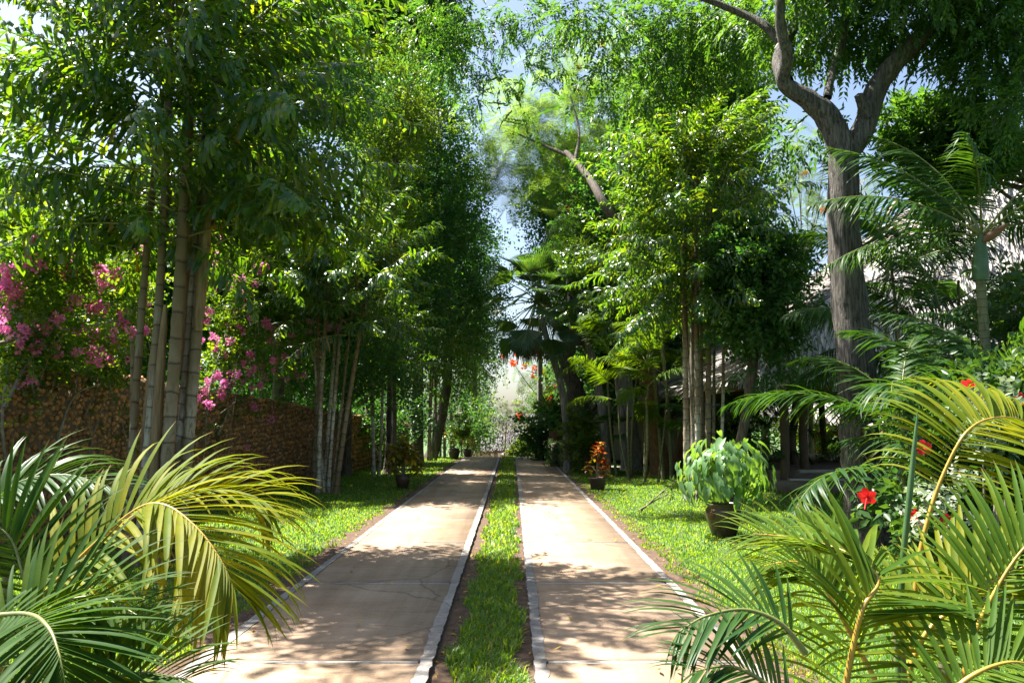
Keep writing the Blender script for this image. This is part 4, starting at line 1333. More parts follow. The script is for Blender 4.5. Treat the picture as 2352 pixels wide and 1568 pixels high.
big_frond(pl, [W(60, 1640, 3.0), W(220, 1570, 3.05), W(330, 1545, 3.1), W(430, 1560, 3.1)], 30, .36, 'areca_mid', (.1, -.5, .85), bud, .9, .1, (1.15, .5), .3, (.15, .5), 'rachis_g')
big_frond(pl, [W(-60, 1330, 4.8), W(-20, 1180, 4.8), W(40, 1110, 4.8), W(150, 1090, 4.8), W(260, 1120, 4.8)], 36, .50, 'areca_dark', (.0, -.4, .9), bud, .85, .1, (1.2, .5), .15, (.4, .9), 'rachis_g')
for bx, h in ((-.1, .7), (.12, .6), (.0, .9), (-.25, .8)):
    mb = MB()
    ring_tube(mb, base + np.array((bx, random.uniform(-.15, .15), -.03)), base + np.array((bx * 1.8, .1, h)), .03, .1, 8, .2)
    mb.build('stem', M['stem_g'], pl, smooth=True)

# right palm
base = np.array((1.95, 3.75, 0))
pr = thing('areca_palm', 'yellow ribbed feather palm arching in at the bottom right corner', 'palm', base, 'foreground feather palms')
bud = [300]
big_frond(pr, [W(2085, 1640, 3.9), W(2105, 1330, 3.9), W(2135, 1180, 3.9), W(2175, 1070, 3.9), W(2222, 990, 3.9), W(2280, 960, 4.0), W(2350, 965, 4.15), W(2420, 1010, 4.3)], 50, .52, 'areca_gold', (-.35, -.75, .5), bud, .8, .36, (1.40, .80), .10, (.5, .95))
big_frond(pr, [W(1925, 1680, 3.2), W(1945, 1560, 3.2), W(1965, 1460, 3.2), W(1985, 1390, 3.2), W(2015, 1345, 3.25), W(2005, 1310, 3.35), W(1940, 1265, 3.5), W(1830, 1235, 3.7), W(1730, 1225, 3.8)], 50, .46, 'areca', (.1, -.7, .65), bud, .85, .05, (1.2, .5), .12, (.2, .65))
big_frond(pr, [W(2090, 1530, 3.6), W(2130, 1450, 3.6), W(2200, 1390, 3.6), W(2290, 1330, 3.55), W(2400, 1280, 3.5)], 34, .50, 'areca_gold', (-.1, -.45, .88), bud, .85, .08, (1.15, .7), .15, (.2, .6))
big_frond(pr, [W(1850, 1500, 3.1), W(1790, 1430, 3.1), W(1710, 1400, 3.1), W(1620, 1415, 3.05), W(1560, 1450, 3.0)], 22, .34, 'areca_dark', (.0, -.5, .85), bud, .95, .15, (1.1, .5), .05, (.2, .5), 'rachis_g')
big_frond(pr, [W(2010, 1560, 3.9), W(1935, 1420, 3.95), W(1880, 1330, 4.0), W(1830, 1290, 4.0), W(1750, 1300, 4.0)], 34, .44, 'areca', (.2, -.6, .75), bud, .8, .1, (1.2, .5), .12, (.3, .7))
big_frond(pr, [W(2200, 1640, 3.4), W(2230, 1480, 3.4), W(2290, 1350, 3.4), W(2360, 1250, 3.4), W(2450, 1190, 3.4)], 34, .44, 'areca', (-.3, -.7, .6), bud, .85, .1, (1.2, .6), .12, (.3, .7))
big_frond(pr, [W(1830, 1640, 2.9), W(1760, 1570, 2.9), W(1680, 1530, 2.9), W(1600, 1540, 2.85)], 22, .28, 'areca_dark', (.0, -.5, .85), bud, .9, .1, (1.1, .5), .1, (.2, .5), 'rachis_g')
big_frond(pr, [W(2150, 1640, 3.0), W(2220, 1560, 3.0), W(2320, 1520, 3.0), W(2420, 1540, 3.0)], 28, .38, 'areca', (0, -.5, .85), bud, .85, .05, (1.2, .6), .15, (.2, .6))
mb = MB()
mb.tube(spline([W(2060, 1640, 3.7), W(2072, 1320, 3.7), W(2090, 1130, 3.7), W(2108, 946, 3.7)], 14), [.014] * 10 + [.012, .010, .007, .002], 7, .5)
mb.build('spear_leaf', M['spear'], pr, smooth=True)
for bx, h in ((-.1, .7), (.16, .6), (.0, .9), (.3, .7)):
    mb = MB()
    ring_tube(mb, base + np.array((bx, random.uniform(-.15, .15), -.03)), base + np.array((bx * 1.6, .05, h)), .032, .1, 8, .2)
    mb.build('stem', M['stem_g'], pr, smooth=True)


# ------------------------------------------------------------------ BOUGAINVILLEA over the wall
def wall_depth(px):
    k = (px - 1176) / F
    for i in range(40, 400):
        y = i / 10
        if k * y <= wall_xy(y) and False: return y
    lo, hi = 4.5, 35.0
    for _ in range(40):
        m = (lo + hi) / 2
        if k * m > wall_xy(m): lo = m
        else: hi = m
    return lo


def boug(label, leaves, pinks, canes, base_px):
    Yb = wall_depth(base_px)
    b = (wall_xy(Yb) + .25, Yb, 0)
    t = thing('bougainvillea', label, 'shrub', b, None)
    mb = MB()
    for pts in canes:
        P = spline([W(x, y, wall_depth(x) + d) for x, y, d in pts], 12)
        mb.tube(P, np.linspace(.022, .006, 12), 5, .5)
    for k in range(46):
        x, y, r, n = random.choice(leaves)
        a = W(x + random.uniform(-40, 40), y + 80, wall_depth(x) - .1)
        c = W(x + random.uniform(-90, 90), y - random.uniform(10, 90), wall_depth(x) + random.uniform(-.6, .4))
        m = (a + c) / 2 + np.array((0, 0, .18))
        mb.tube(spline([a, m, c], 7), np.linspace(.011, .004, 7), 4, .5)
    mb.build('canes', M['twig'], t, smooth=True)
    mb = MB()
    for x, y, r, n in leaves:
        fill(mb, 'oval', W(x, y, wall_depth(x) + random.uniform(-.45, .25)), r, n, .85, .3, .3)
    mb.build('leaves', M['boug'], t)
    for x, y, r, n in pinks:
        mb = MB()
        for q in range(4):
            k = 0 if q == 0 else 1
            fill(mb, 'bract', W(x + k * random.gauss(0, 26), y + k * random.gauss(0, 22), wall_depth(x) - random.uniform(.25, .7)), r * random.uniform(.35, .75), int(n * random.uniform(.35, .6)) + 1, 1.05, .2, .2)
        mb.build('blossom', M['pink'], t)
    return t


L1 = []
for k in range(60):
    x = random.uniform(-20, 330)
    L1.append((x, random.uniform(560, 850), .33, 26))
for x, y in ((20, 880), (60, 900), (130, 850), (200, 880), (250, 900), (280, 960), (200, 960), (60, 980), (290, 1010)):
    L1.append((x, y, .20, 6))
P1 = [(15, 648, .20, 13), (30, 690, .16, 8), (75, 610, .10, 6), (240, 655, .20, 13), (230, 705, .2, 12), (110, 735, .16, 8), (100, 755, .14, 8), (285, 740, .16, 9), (225, 770, .17, 9), (85, 800, .12, 6), (60, 840, .12, 5), (125, 800, .1, 5), (300, 560, .10, 6),
      (310, 540, .1, 5), (320, 650, .14, 7), (200, 640, .12, 6), (160, 690, .10, 4), (180, 755, .12, 5), (270, 790, .12, 6), (250, 820, .1, 4), (45, 770, .14, 6), (150, 620, .1, 4), (60, 560, .08, 4), (210, 820, .1, 4), (0, 740, .12, 5), (178, 595, .08, 4)]
boug('bougainvillea with pink blossom sprawling over the wall left of the large palm clump', L1, P1, [((10, 935, -.4), (65, 830, -.5), (132, 745, -.5)), ((20, 1100, -.2), (5, 960, -.3), (30, 800, -.2), (90, 680, 0)), ((130, 1020, -.2), (180, 900, -.2), (300, 880, -.2)), ((-10, 790, -.5), (120, 760, -.5), (280, 735, -.4), (340, 700, -.3))], 60)
L2 = []
for k in range(54):
    x = random.uniform(440, 730)
    L2.append((x, random.uniform(560, 860) - (x - 440) * .06, .33, 24))
for x, y in ((470, 880), (490, 930), (460, 980), (520, 960), (560, 940), (540, 900), (600, 920), (480, 1010), (580, 870), (640, 900), (700, 930), (745, 950), (765, 975)):
    L2.append((x, y, .25, 11))
P2 = [(655, 745, .20, 16), (640, 770, .20, 16), (668, 790, .14, 9), (660, 765, .2, 14), (632, 822, .14, 7), (735, 785, .12, 6), (738, 798, .12, 7), (730, 770, .09, 4), (680, 862, .13, 7), (600, 625, .2, 10), (650, 648, .16, 8), (520, 600, .12, 6), (545, 640, .12, 6), (490, 665, .1, 5), (560, 690, .14, 7), (605, 740, .14, 8), (545, 745, .12, 6), (500, 860, .14, 9),
      (520, 815, .14, 8), (570, 810, .15, 9), (560, 835, .15, 9), (580, 890, .16, 10), (535, 880, .12, 6), (470, 900, .14, 8), (455, 915, .14, 7), (480, 720, .12, 6), (485, 775, .13, 7), (600, 850, .1, 5), (440, 830, .1, 4), (625, 960, .05, 2), (555, 545, .1, 4), (700, 700, .07, 3), (566, 1062, .04, 1)]
boug('bougainvillea heavy with pink blossom hanging over the wall right of the palm stems', L2, P2, [((500, 1000, -.1), (560, 880, -.2), (650, 800, -.4), (740, 770, -.9)), ((590, 880, -.2), (680, 870, -.3), (740, 950, -.6), (775, 980, -.7)), ((470, 1040, -.1), (480, 900, -.2), (520, 760, -.1), (560, 620, 0))], 520)


# ------------------------------------------------------------------ HIBISCUS
def shrub(label, base, clusters, kind, mat, size=1.0, droop=.2, name='shrub', group=None, cat='shrub', twigs=True, shell=.3, roll=.5):
    t = thing(name, label, cat, base, group)
    if twigs:
        mb = MB()
        for c, r, n in clusters:
            c = np.asarray(c)
            a = np.array((base[0] + random.gauss(0, .06), base[1] + random.gauss(0, .06), base[2] - .03))
            m = a * .45 + c * .55 + np.array((0, 0, .12 * r))
            mb.tube(spline([a, m, c], 7), np.linspace(.016, .005, 7), 4, .5)
        mb.build('stems', M['twig'], t, smooth=True)
    mb = MB()
    for c, r, n in clusters:
        fill(mb, kind, c, r, n, size, droop, shell, roll=roll)
    mb.build('leaves', M[mat], t)
    return t


hb = (W(2200, 1100, 7.9)[0], 7.9, 0)
hc = [(W(x, y, Y), r, n) for x, y, Y, r, n in ((2240, 900, 7.8, .3, 26), (2330, 870, 7.6, .35, 34), (2290, 940, 7.6, .3, 26), (2200, 950, 7.7, .28, 20), (2120, 960, 7.8, .2, 8), (2055, 945, 7.8, .16, 8), (2340, 960, 7.5, .3, 26), (2330, 1020, 7.5, .3, 26), (2240, 1020, 7.8, .3, 24), (2150, 1030, 7.9, .28, 18),
                                               (2130, 1090, 7.8, .3, 24), (2210, 1100, 7.8, .32, 28), (2290, 1090, 7.6, .3, 26), (2340, 1120, 7.5, .3, 24), (2090, 1150, 7.8, .28, 22), (2160, 1170, 7.8, .3, 26), (2240, 1180, 7.7, .3, 26), (2310, 1200, 7.5, .3, 26), (2060, 1090, 8, .2, 10), (2100, 1220, 7.8, .25, 20), (2200, 1240, 7.7, .28, 24), (2380, 930, 7.5, .4, 40), (2400, 1100, 7.5, .4, 36), (2390, 820, 7.6, .3, 24))]
hib = shrub('hibiscus bush with red flowers in front of the big forked trunk', hb, hc, 'broad', 'shrub', .95, .15, 'hibiscus')


def flower(name, c, d, s, mat, parent):
    """hibiscus flower: five broad petals and a long stamen column"""
    d = nrm(d)
    x = nrm(np.cross(d, (0.3, .2, 1)))
    y = np.cross(d, x)
    mb = MB()
    for k in range(5):
        a = k * 2 * math.pi / 5
        o = x * math.cos(a) + y * math.sin(a)
        ax = nrm(o + d * .7)
        yy = nrm(np.cross(d, ax))
        V, f = leaf_strip(s, [(0, .06 * s), (.4, .3 * s), (.75, .42 * s), (1, .2 * s)], .5, .15)
        mb.add(np.asarray(c) + V @ np.stack((ax, yy, np.cross(ax, yy))), f, random.random())
    mb.tube([np.asarray(c), np.asarray(c) + d * s * .8 + np.array((0, 0, -.02)), np.asarray(c) + d * s * 1.6 + np.array((0, 0, -.06))], [.006, .005, .007], 5, .9)
    mb.build(name, M[mat], parent)


for x, y, Y, d, s in ((2228, 878, 7.3, (-.3, -.4, -.8), .075), (1992, 1138, 7.4, (-.5, -.7, -.35), .085), (2120, 1028, 7.4, (-.2, -.9, .2), .075), (2096, 1182, 7.35, (.3, -.8, -.3), .07), (2175, 1195, 7.3, (-.2, -.9, .1), .06), (2345, 915, 7.1, (-.5, -.8, 0), .055)):
    flower('flower', W(x, y, Y), d, s, 'red', hib)
vb = W(2272, 1080, 7.1)
shrub('small shrub with white edged leaves among the hibiscus at the right', (vb[0], 7.1, 0), [(W(x, y, 7.1), .13, 12) for x, y in ((2270, 935), (2255, 965), (2290, 975), (2270, 1005), (2310, 950))] + [(W(x, y, 7.2), .15, 12) for x, y in ((2120, 1150), (2200, 1170), (2170, 1120))], 'oval', 'varieg', .8, .1, 'variegated_shrub')


# ------------------------------------------------------------------ POTS
def lathe(mb, c, prof, n=20, rnd=.5):
    a = np.linspace(0, 2 * math.pi, n, endpoint=False)
    V = np.concatenate([np.stack((np.cos(a) * r, np.sin(a) * r, np.full(n, z)), 1) for r, z in prof]) + np.asarray(c)
    f = [(i * n + k, i * n + (k + 1) % n, (i + 1) * n + (k + 1) % n, (i + 1) * n + k) for i in range(len(prof) - 1) for k in range(n)]
    mb.add(V, f, rnd)


def pot(parent, c, s, mat='pot', soil=True, name='pot', prof=None):
    prof = prof or [(0.0, 0.0), (.30, 0), (.33, .03), (.40, .25), (.47, .48), (.50, .62), (.485, .74), (.44, .82), (.43, .86), (.475, .875), (.48, .92), (.43, .925), (.40, .88), (.40, .80)]
    mb = MB()
    lathe(mb, c, [(r * s, z * s) for r, z in prof], 22)
    mb.build(name, M[mat], parent, smooth=True)
    if soil:
        mb = MB()
        lathe(mb, c, [(prof[-1][0] * s * 1.005, prof[-1][1] * s + .004), (0.01, prof[-1][1] * s + .02)], 22)
        mb.build('soil', M['soil'], parent)


g0 = G(1663, 1232)
pp = thing('potted_plant', 'big glossy brown pot on the right lawn, overflowing with broad hanging green leaves', 'potted plant', g0)
pot(pp, g0, .50)
for sx, sz in ((-1, .62),):
    mb = MB()
    mb.add(ICO * np.array((.05, .05, .06)) + g0 + np.array((-.5 * .49 * .8, -.5 * .49 * .62, .5 * sz)), ICOF, .9)
    mb.build('boss', M['rust'], pp, smooth=True)
mb = MB()
for k in range(16):
    a = k * 2.4
    e = g0 + np.array((math.cos(a) * random.uniform(.15, .5), math.sin(a) * random.uniform(.15, .5), random.uniform(.85, 1.3)))
    m = g0 + np.array((math.cos(a) * .12, math.sin(a) * .12, .85))
    mb.tube(spline([g0 + np.array((0, 0, .42)), m, e], 8), np.linspace(.016, .007, 8), 5, .5)
mb.build('stems', M['rachis_g'], pp, smooth=True)
PL = []
for k in range(6):
    mb = MB()
    prof = [(-.16, .30), (0, .36), (.2, .42), (.45, .38), (.7, .26), (.88, .12), (1, .01)]
    V, f = leaf_strip(1.0, [(t, w * .62) for t, w in prof], .25 + .1 * (k % 3), .28)
    V[1, 0] += .17          # the notch between the two basal lobes
    V[:, 2] += np.array([math.sin(i * 1.7 + k) * .025 for i in range(len(V))])
    mb.add(V, f, k / 6)
    PL.append(mb.mesh('leaf', M['pot_leaf'], smooth=True))
cc = g0 + np.array((.05, 0, .86))
for k in range(298):
    z = 1 - 2 * ((k + .5) / 298) * .86
    a = k * 2.39996
    rr = math.sqrt(max(0, 1 - z * z))
    d = np.array((rr * math.cos(a), rr * math.sin(a), z))
    sh = random.uniform(.5, 1.03)
    p = cc + d * np.array((.70, .66, .54)) * sh + np.array((0, 0, random.gauss(.03, .03)))
    out_ = nrm(np.array((d[0], d[1], .25 + random.gauss(0, .2))))
    x = nrm(np.array((d[0], d[1], 0)) * (.25 + .6 * max(z, 0)) + np.array((random.gauss(0, .25), random.gauss(0, .25), -.95 + .75 * max(z, 0))))
    zc = nrm(out_ + np.array((0, 0, .35 + max(z, 0))) - x * np.dot(out_ + np.array((0, 0, .35 + max(z, 0))), x))
    yc = np.cross(zc, x)
    place('leaf', random.choice(PL), pp, mat3(x, yc, zc, p, random.uniform(.13, .24)))
# the yellow trumpet flower at its left foot
yt = W(1553, 1122, 11.2)
shrub('small plant with a yellow orange trumpet flower left of the big pot', (yt[0], 14.5, 0), [(W(1556, 1100, 14.5), .16, 5), (W(1551, 1125, 14.5), .12, 4)], 'long', 'bright', .8, .1, 'flowering_plant', None, 'plant')


def whorl(mb, c, n, L, w, up=.4):
    for k in range(n):
        a = k * 2.4 + random.random()
        d = nrm((math.cos(a), math.sin(a), up + random.gauss(0, .25)))
        V, f = leaf_strip(L * random.uniform(.75, 1.15), [(0, .15 * w), (.3, .9 * w), (.6, w), (.85, .6 * w), (1, .05 * w)], .35, .3)
        z = nrm(np.array((0, 0, 1)) - d * d[2])
        mb.add(np.asarray(c) + V @ np.stack((d, np.cross(z, d), z)), f, random.random())


def croton(label, g, s, mat, heads, potmat='potclay', h0=.25, group='crotons in pots beside the driveway', ps=.36, L=.17, prof=None):
    t = thing('potted_croton', label, 'potted plant', g, group)
    pot(t, g, ps, potmat, prof=prof)
    mb, lb = MB(), MB()
    for x, z, n in heads:
        e = g + np.array((x * s, random.gauss(0, .10) * s, z * s))
        mb.tube(spline([g + np.array((0, 0, ps * .8)), g + np.array((x * .25 * s, 0, (ps / s * .8 + z) * .5 * s)), e], 7), np.linspace(.014, .007, 7), 5, .5)
        for q in range(3):
            whorl(lb, e - np.array((0, 0, q * .07 * s)), n, L * s * (1 + .12 * q), .034 * s, .75 - .4 * q)
    mb.build('stems', M['twig'], t, smooth=True)
    lb.build('leaves', M[mat], t)
    return t


bowl = [(0.0, 0), (.40, 0), (.44, .05), (.56, .66), (.60, .70), (.61, .80), (.57, .81), (.53, .74), (.52, .68)]
croton('red and yellow croton in a wide dark clay pot on the right lawn', G(1373, 1124), 1.0, 'croton_r', [(0, 1.0, 6), (-.06, .86, 5), (.14, .82, 6), (-.2, .60, 6), (.19, .66, 6), (.1, .48, 5), (.2, .50, 5), (.04, 1.08, 6)], ps=.36, L=.14, prof=bowl)
croton('bushy yellow green croton in a brown glazed pot on the left lawn', G(925, 1121), 1.0, 'croton_y', [(0, 1.08, 8), (-.22, .9, 8), (.22, .95, 8), (-.32, .7, 8), (.34, .72, 8), (.05, .85, 8), (-.1, .72, 8), (.2, .62, 8), (-.2, .56, 7), (.38, .55, 7), (.02, 1.2, 7), (-.3, 1.0, 6), (.3, .5, 6), (.1, 1.0, 8), (-.12, .98, 8), (.28, .84, 8)], 'pot', ps=.36, L=.22)
croton('orange yellow croton beside the leaning trunk at the far left', np.array((W(1043, 1040, 34.5)[0], 34.5, 0)), 1.1, 'croton_y', [(0, 1.3, 8), (-.25, 1.1, 8), (.25, 1.1, 8), (-.1, .85, 8), (.2, .8, 8), (.0, 1.05, 8)], ps=.5)
croton('small orange croton right of the leaning trunk, farthest on the left', np.array((W(1074, 1040, 36.0)[0], 36, 0)), .9, 'croton_y', [(0, 1.1, 8), (-.25, .9, 8), (.25, .9, 8), (.05, .7, 8)], ps=.4)
# pot on the ground and planter on a post, far right of the drive
gq = G(1266, 1054)
t = thing('flower_pot', 'dark round pot on the ground below the brown planter on its post', 'pot', gq)
pot(t, gq, .62, 'potclay', prof=bowl)
gq = np.array((W(1272, 1050, 32)[0], 32, 0))
t = thing('post_planter', 'rusty brown square planter raised on a thin post beside the dark round shrub', 'planter', gq)
mb = MB(); mb.tube([gq, gq + np.array((0, 0, .8))], .035, 6); mb.build('post', M['wood'], t)
mb = MB(); a = W(1262, 1018, 32); b = W(1282, 990, 32); mb.box((a[0], 31.85, a[2]), (b[0], 32.2, b[2])); mb.build('box', M['rust'], t)
mb = MB(); whorl(mb, (gq[0], 32, b[2]), 12, .4, .03, 1.0); mb.build('plant', M['bright'], t)
gs = np.array((W(1297, 1060, 28.5)[0], 28.5, 0))
t = thing('ivy_stump', 'broad low stump covered in hanging ivy beside the side path', 'stump', gs)
mb = MB(); lathe(mb, gs, [(.52, -.02), (.50, .4), (.47, .8), (.40, .86), (.01, .88)], 16); mb.build('stump', M['stonefloor'], t, smooth=True)
mb = MB()
for k in range(150):
    a, z = random.uniform(0, 6.28), random.uniform(.15, .95)
    fill(mb, 'oval', gs + np.array((math.cos(a) * .5, math.sin(a) * .5, z)), .08, 2, .9, 1.0, .2)
mb.build('ivy', M['shrub'], t)
# garden post behind the croton
gq = G(1396, 1086)
t = thing('garden_post', 'short dark post standing behind the red croton pot', 'post', gq)
mb = MB(); mb.tube([gq + np.array((0, 0, -.02)), gq + np.array((0, 0, .42))], .045, 8); mb.build('shaft', M['wood'], t)
mb = MB(); mb.tube([gq + np.array((0, 0, .421)), gq + np.array((0, 0, .50)), gq + np.array((0, 0, .53))], [.06, .06, .02], 8); mb.build('cap', M['rust'], t)

# ------------------------------------------------------------------ SMALLER SHRUBS
def ps(label, px, py, Y, lst, kind, mat, size, droop=.2, name='shrub', group=None, roll=.5):
    b = np.array((W(px, py, Y)[0], Y, ground_z(Y)))
    return shrub(label, b, [(W(x, y, Y + random.uniform(-.3, .3)), r, n) for x, y, r, n in lst], kind, mat, size, droop, name, group, roll=roll)


ps('pale sunlit climbing shrub behind the red croton', 1335, 1070, 25.5, [(1325, 985, .4, 40), (1345, 975, .35, 34), (1335, 1010, .4, 40), (1325, 1040, .3, 24), (1340, 1050, .3, 20), (1330, 1068, .25, 14), (1350, 1000, .3, 24), (1318, 1010, .3, 22), (1335, 960, .25, 16)], 'oval', 'bright', 1.5)
ps('round dark green shrub right of the far end of the drive', 1240, 1050, 33, [(1225, 1000, .55, 44), (1250, 990, .55, 44), (1240, 1025, .55, 44), (1220, 1030, .5, 40), (1260, 1020, .5, 36), (1245, 960, .6, 44), (1215, 975, .4, 30)], 'broad', 'darktree', 1.5)
ps('leafy shrub with broad banana like leaves behind the dark round shrub', 1270, 1050, 35, [(1270, 960, .6, 24), (1290, 985, .6, 24), (1300, 960, .6, 24), (1255, 940, .6, 24), (1320, 1000, .6, 20)], 'long', 'shrub', 2.0)
ps('light green ferny plant at the crest right of the drive', 1195, 1046, 37.5, [(1195, 1028, .45, 30), (1205, 1015, .4, 26), (1185, 1035, .35, 22), (1215, 1035, .4, 24)], 'long', 'bright', 1.3)
ps('dense green bush left of the drive below the tall trees', 1080, 1046, 38, [(1085, 1000, .6, 44), (1100, 970, .7, 50), (1070, 985, .6, 40), (1105, 1010, .5, 36), (1060, 1010, .5, 30), (1110, 940, .6, 40)], 'small', 'darktree', 2.4)
ps('bush with a yellow leaf spray beside the leaning trunk', 1060, 1040, 34, [(1065, 985, .4, 26), (1055, 960, .4, 22), (1060, 1005, .35, 20)], 'long', 'bright', 1.1)
ps('shady undergrowth in front of the wall at the far left', 900, 1060, 27, [(880, 1000, .6, 50), (905, 960, .6, 50), (850, 950, .6, 40), (930, 990, .5, 36), (885, 910, .7, 50), (950, 940, .6, 40)], 'small', 'darktree', 2.0)
ps('shady leafy bush along the wall behind the second palm clump', 690, 1000, 20.5, [(820, 880, .6, 50), (860, 850, .6, 50), (790, 840, .6, 44), (840, 820, .6, 44), (900, 840, .6, 44), (880, 800, .6, 44), (930, 880, .5, 40)], 'small', 'darktree', 1.6)
ps('green bushes behind the open pavilion, lit by the sun', 1900, 1070, 37, [(1830, 1020, .8, 44), (1870, 1010, .8, 44), (1900, 1030, .7, 36), (1810, 980, .7, 36), (1850, 970, .7, 36), (1930, 1000, .8, 36), (1880, 1050, .5, 24)], 'broad', 'bright', 1.5)
ps('light green bush in the sun just left of the big forked trunk', 1915, 1070, 24, [(1918, 1018, .28, 22), (1925, 1000, .2, 14), (1912, 1040, .2, 12)], 'oval', 'bright', 1.2)
ps('low shrub at the foot of the pavilion wall', 1690, 1100, 19.5, [(1690, 1060, .4, 30), (1720, 1050, .4, 30), (1740, 1080, .35, 22), (1670, 1030, .4, 24)], 'long', 'shrub', 1.0)
ps('dark bushes left of the pavilion under the thatch', 1690, 1080, 23, [(1650, 1000, .6, 36), (1690, 1010, .6, 36), (1720, 980, .6, 36), (1660, 960, .6, 30), (1620, 1010, .5, 30)], 'broad', 'darktree', 1.3)
ps('leafy hedge at the right edge behind the hibiscus', 2360, 1000, 9.9, [(2360, 780, .5, 50), (2300, 760, .45, 40), (2400, 700, .5, 50), (2380, 860, .5, 50), (2330, 700, .4, 30), (2290, 840, .4, 34), (2420, 950, .6, 50), (2200, 900, .35, 24), (2120, 880, .3, 18)], 'broad', 'shrub', 1.05)
ps('shrubs in the shade right of the forked trunk', 2100, 1150, 11.6, [(2080, 1050, .4, 40), (2130, 1000, .4, 40), (2200, 1050, .5, 44), (2110, 1130, .4, 36), (2190, 1130, .4, 36), (2290, 1050, .5, 44), (2060, 980, .3, 24), (2300, 950, .5, 44), (2200, 960, .45, 40), (2380, 1050, .6, 44)], 'broad', 'darktree', 1.15)
# strappy tufts at the trunk feet
for lab, px, py, n, s in (('bright strappy tuft at the foot of the grey trunk', 1452, 1090, 46, .55), ('bright strappy tuft at the foot of the orange brown trunk', 1487, 1106, 40, .42), ('strappy tuft between the orange trunk and the big pot', 1560, 1120, 30, .35), ('strappy plant beside the far left tree trunk foot', 1010, 1052, 20, .5)):
    g1 = G(px, py)
    t = thing('strappy_plant', lab, 'plant', g1, 'strappy tufts at the tree feet')
    mb = MB()
    for k in range(n):
        a = random.uniform(0, 6.28)
        d = nrm((math.cos(a), math.sin(a), random.uniform(.5, 2)))
        V, f = leaf_strip(s * random.uniform(.6, 1.2), [(0, .010), (.4, .013), (.8, .008), (1, .001)], .8, .2)
        z = nrm(np.array((0, 0, 1)) - d * d[2])
        mb.add(g1 + np.array((random.gauss(0, .18), random.gauss(0, .12), 0)) + V @ np.stack((d, np.cross(z, d), z)), f, random.random())
    mb.build('leaves', M['spike'], t)


# ------------------------------------------------------------------ BUILDINGS
def thatch_face(mb, a, b, c, d, n, L=.55, w=.07):
    """shaggy hanging strips on a roof face a-b (eave) to d-c (top)"""
    a, b, c, d = (np.asarray(q, float) for q in (a, b, c, d))
    nm = nrm(np.cross(b - a, d - a))
    if nm[2] < 0: nm = -nm
    u, v = rng.random(n), rng.random(n)
    la, lt = np.linalg.norm(b - a), np.linalg.norm(c - d)
    keep = rng.random(n) < ((1 - v) * la + v * lt) / max(la, lt)
    u, v = u[keep], v[keep]
    P = (a + (b - a) * u[:, None]) * (1 - v[:, None]) + (d + (c - d) * u[:, None]) * v[:, None]
    down = nrm((a + b) / 2 - (c + d) / 2)
    D = down + rng.normal(size=P.shape) * .16 + nm * .10
    T, f = leaf_strip(1.0, [(0, .5), (.5, .6), (1, .12)], .1, .3)
    T = T * np.array((L, w, w))
    Rm = frames(D, up=nm, roll=.3)
    mb.inst(T, f, np.zeros(len(f)), P + nm * rng.uniform(.01, .10, len(P))[:, None], Rm, rng.uniform(.6, 1.3, len(P)), rng.random(len(P)))


def hip_roof(parent, x0, x1, y0, y1, ze, xa, xb, ya, zr, n, L=.6, w=.08, name='roof', tm='thatch'):
    A, B, Cc_, D = (x0, y0, ze), (x1, y0, ze), (x1, y1, ze), (x0, y1, ze)
    E, Fq = (xa, ya, zr), (xb, ya, zr)
    mb = MB()
    mb.add([A, B, Cc_, D, E, Fq], [(0, 1, 5, 4), (2, 3, 4, 5)], .5)
    mb.add([A, B, Cc_, D, E, Fq], [(1, 2, 5), (3, 0, 4)], .5)
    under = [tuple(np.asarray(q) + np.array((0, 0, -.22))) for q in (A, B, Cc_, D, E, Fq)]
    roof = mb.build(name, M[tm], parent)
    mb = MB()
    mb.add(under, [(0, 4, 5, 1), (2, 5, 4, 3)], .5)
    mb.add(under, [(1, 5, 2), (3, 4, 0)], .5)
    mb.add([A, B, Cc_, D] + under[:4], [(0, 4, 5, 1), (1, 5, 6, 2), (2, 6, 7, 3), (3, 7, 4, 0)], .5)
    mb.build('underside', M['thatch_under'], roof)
    mb = MB()
    for q, m in (((A, B, Fq, E), n), ((D, A, E, E), int(n * .9)), ((B, Cc_, Fq, Fq), n // 4), ((Cc_, D, E, Fq), n // 4)):
        thatch_face(mb, *q, m, L, w)
    for p, q in ((A, B), (D, A), (B, Cc_), (Cc_, D)):      # fringe hanging from the eaves
        p, q = np.asarray(p), np.asarray(q)
        k = int(np.linalg.norm(q - p) * 34)
        P = p + (q - p) * rng.random(k)[:, None] + np.array((0, 0, -.02))
        T, f = leaf_strip(1.0, [(0, .5), (.6, .5), (1, .1)], .0, .3)
        outw = nrm(np.cross(q - p, (0, 0, 1)))
        mb.inst(T * np.array((L * .42, w * .6, w)), f, np.zeros(len(f)), P, frames(np.array((0, 0, -1.0)) + rng.normal(size=(k, 3)) * .2 + outw * .3, up=outw, roll=.5), rng.uniform(.5, 1.2, k), rng.random(k))
    tag(mb.build('thatch', M[tm], roof), kind='stuff')
    return roof


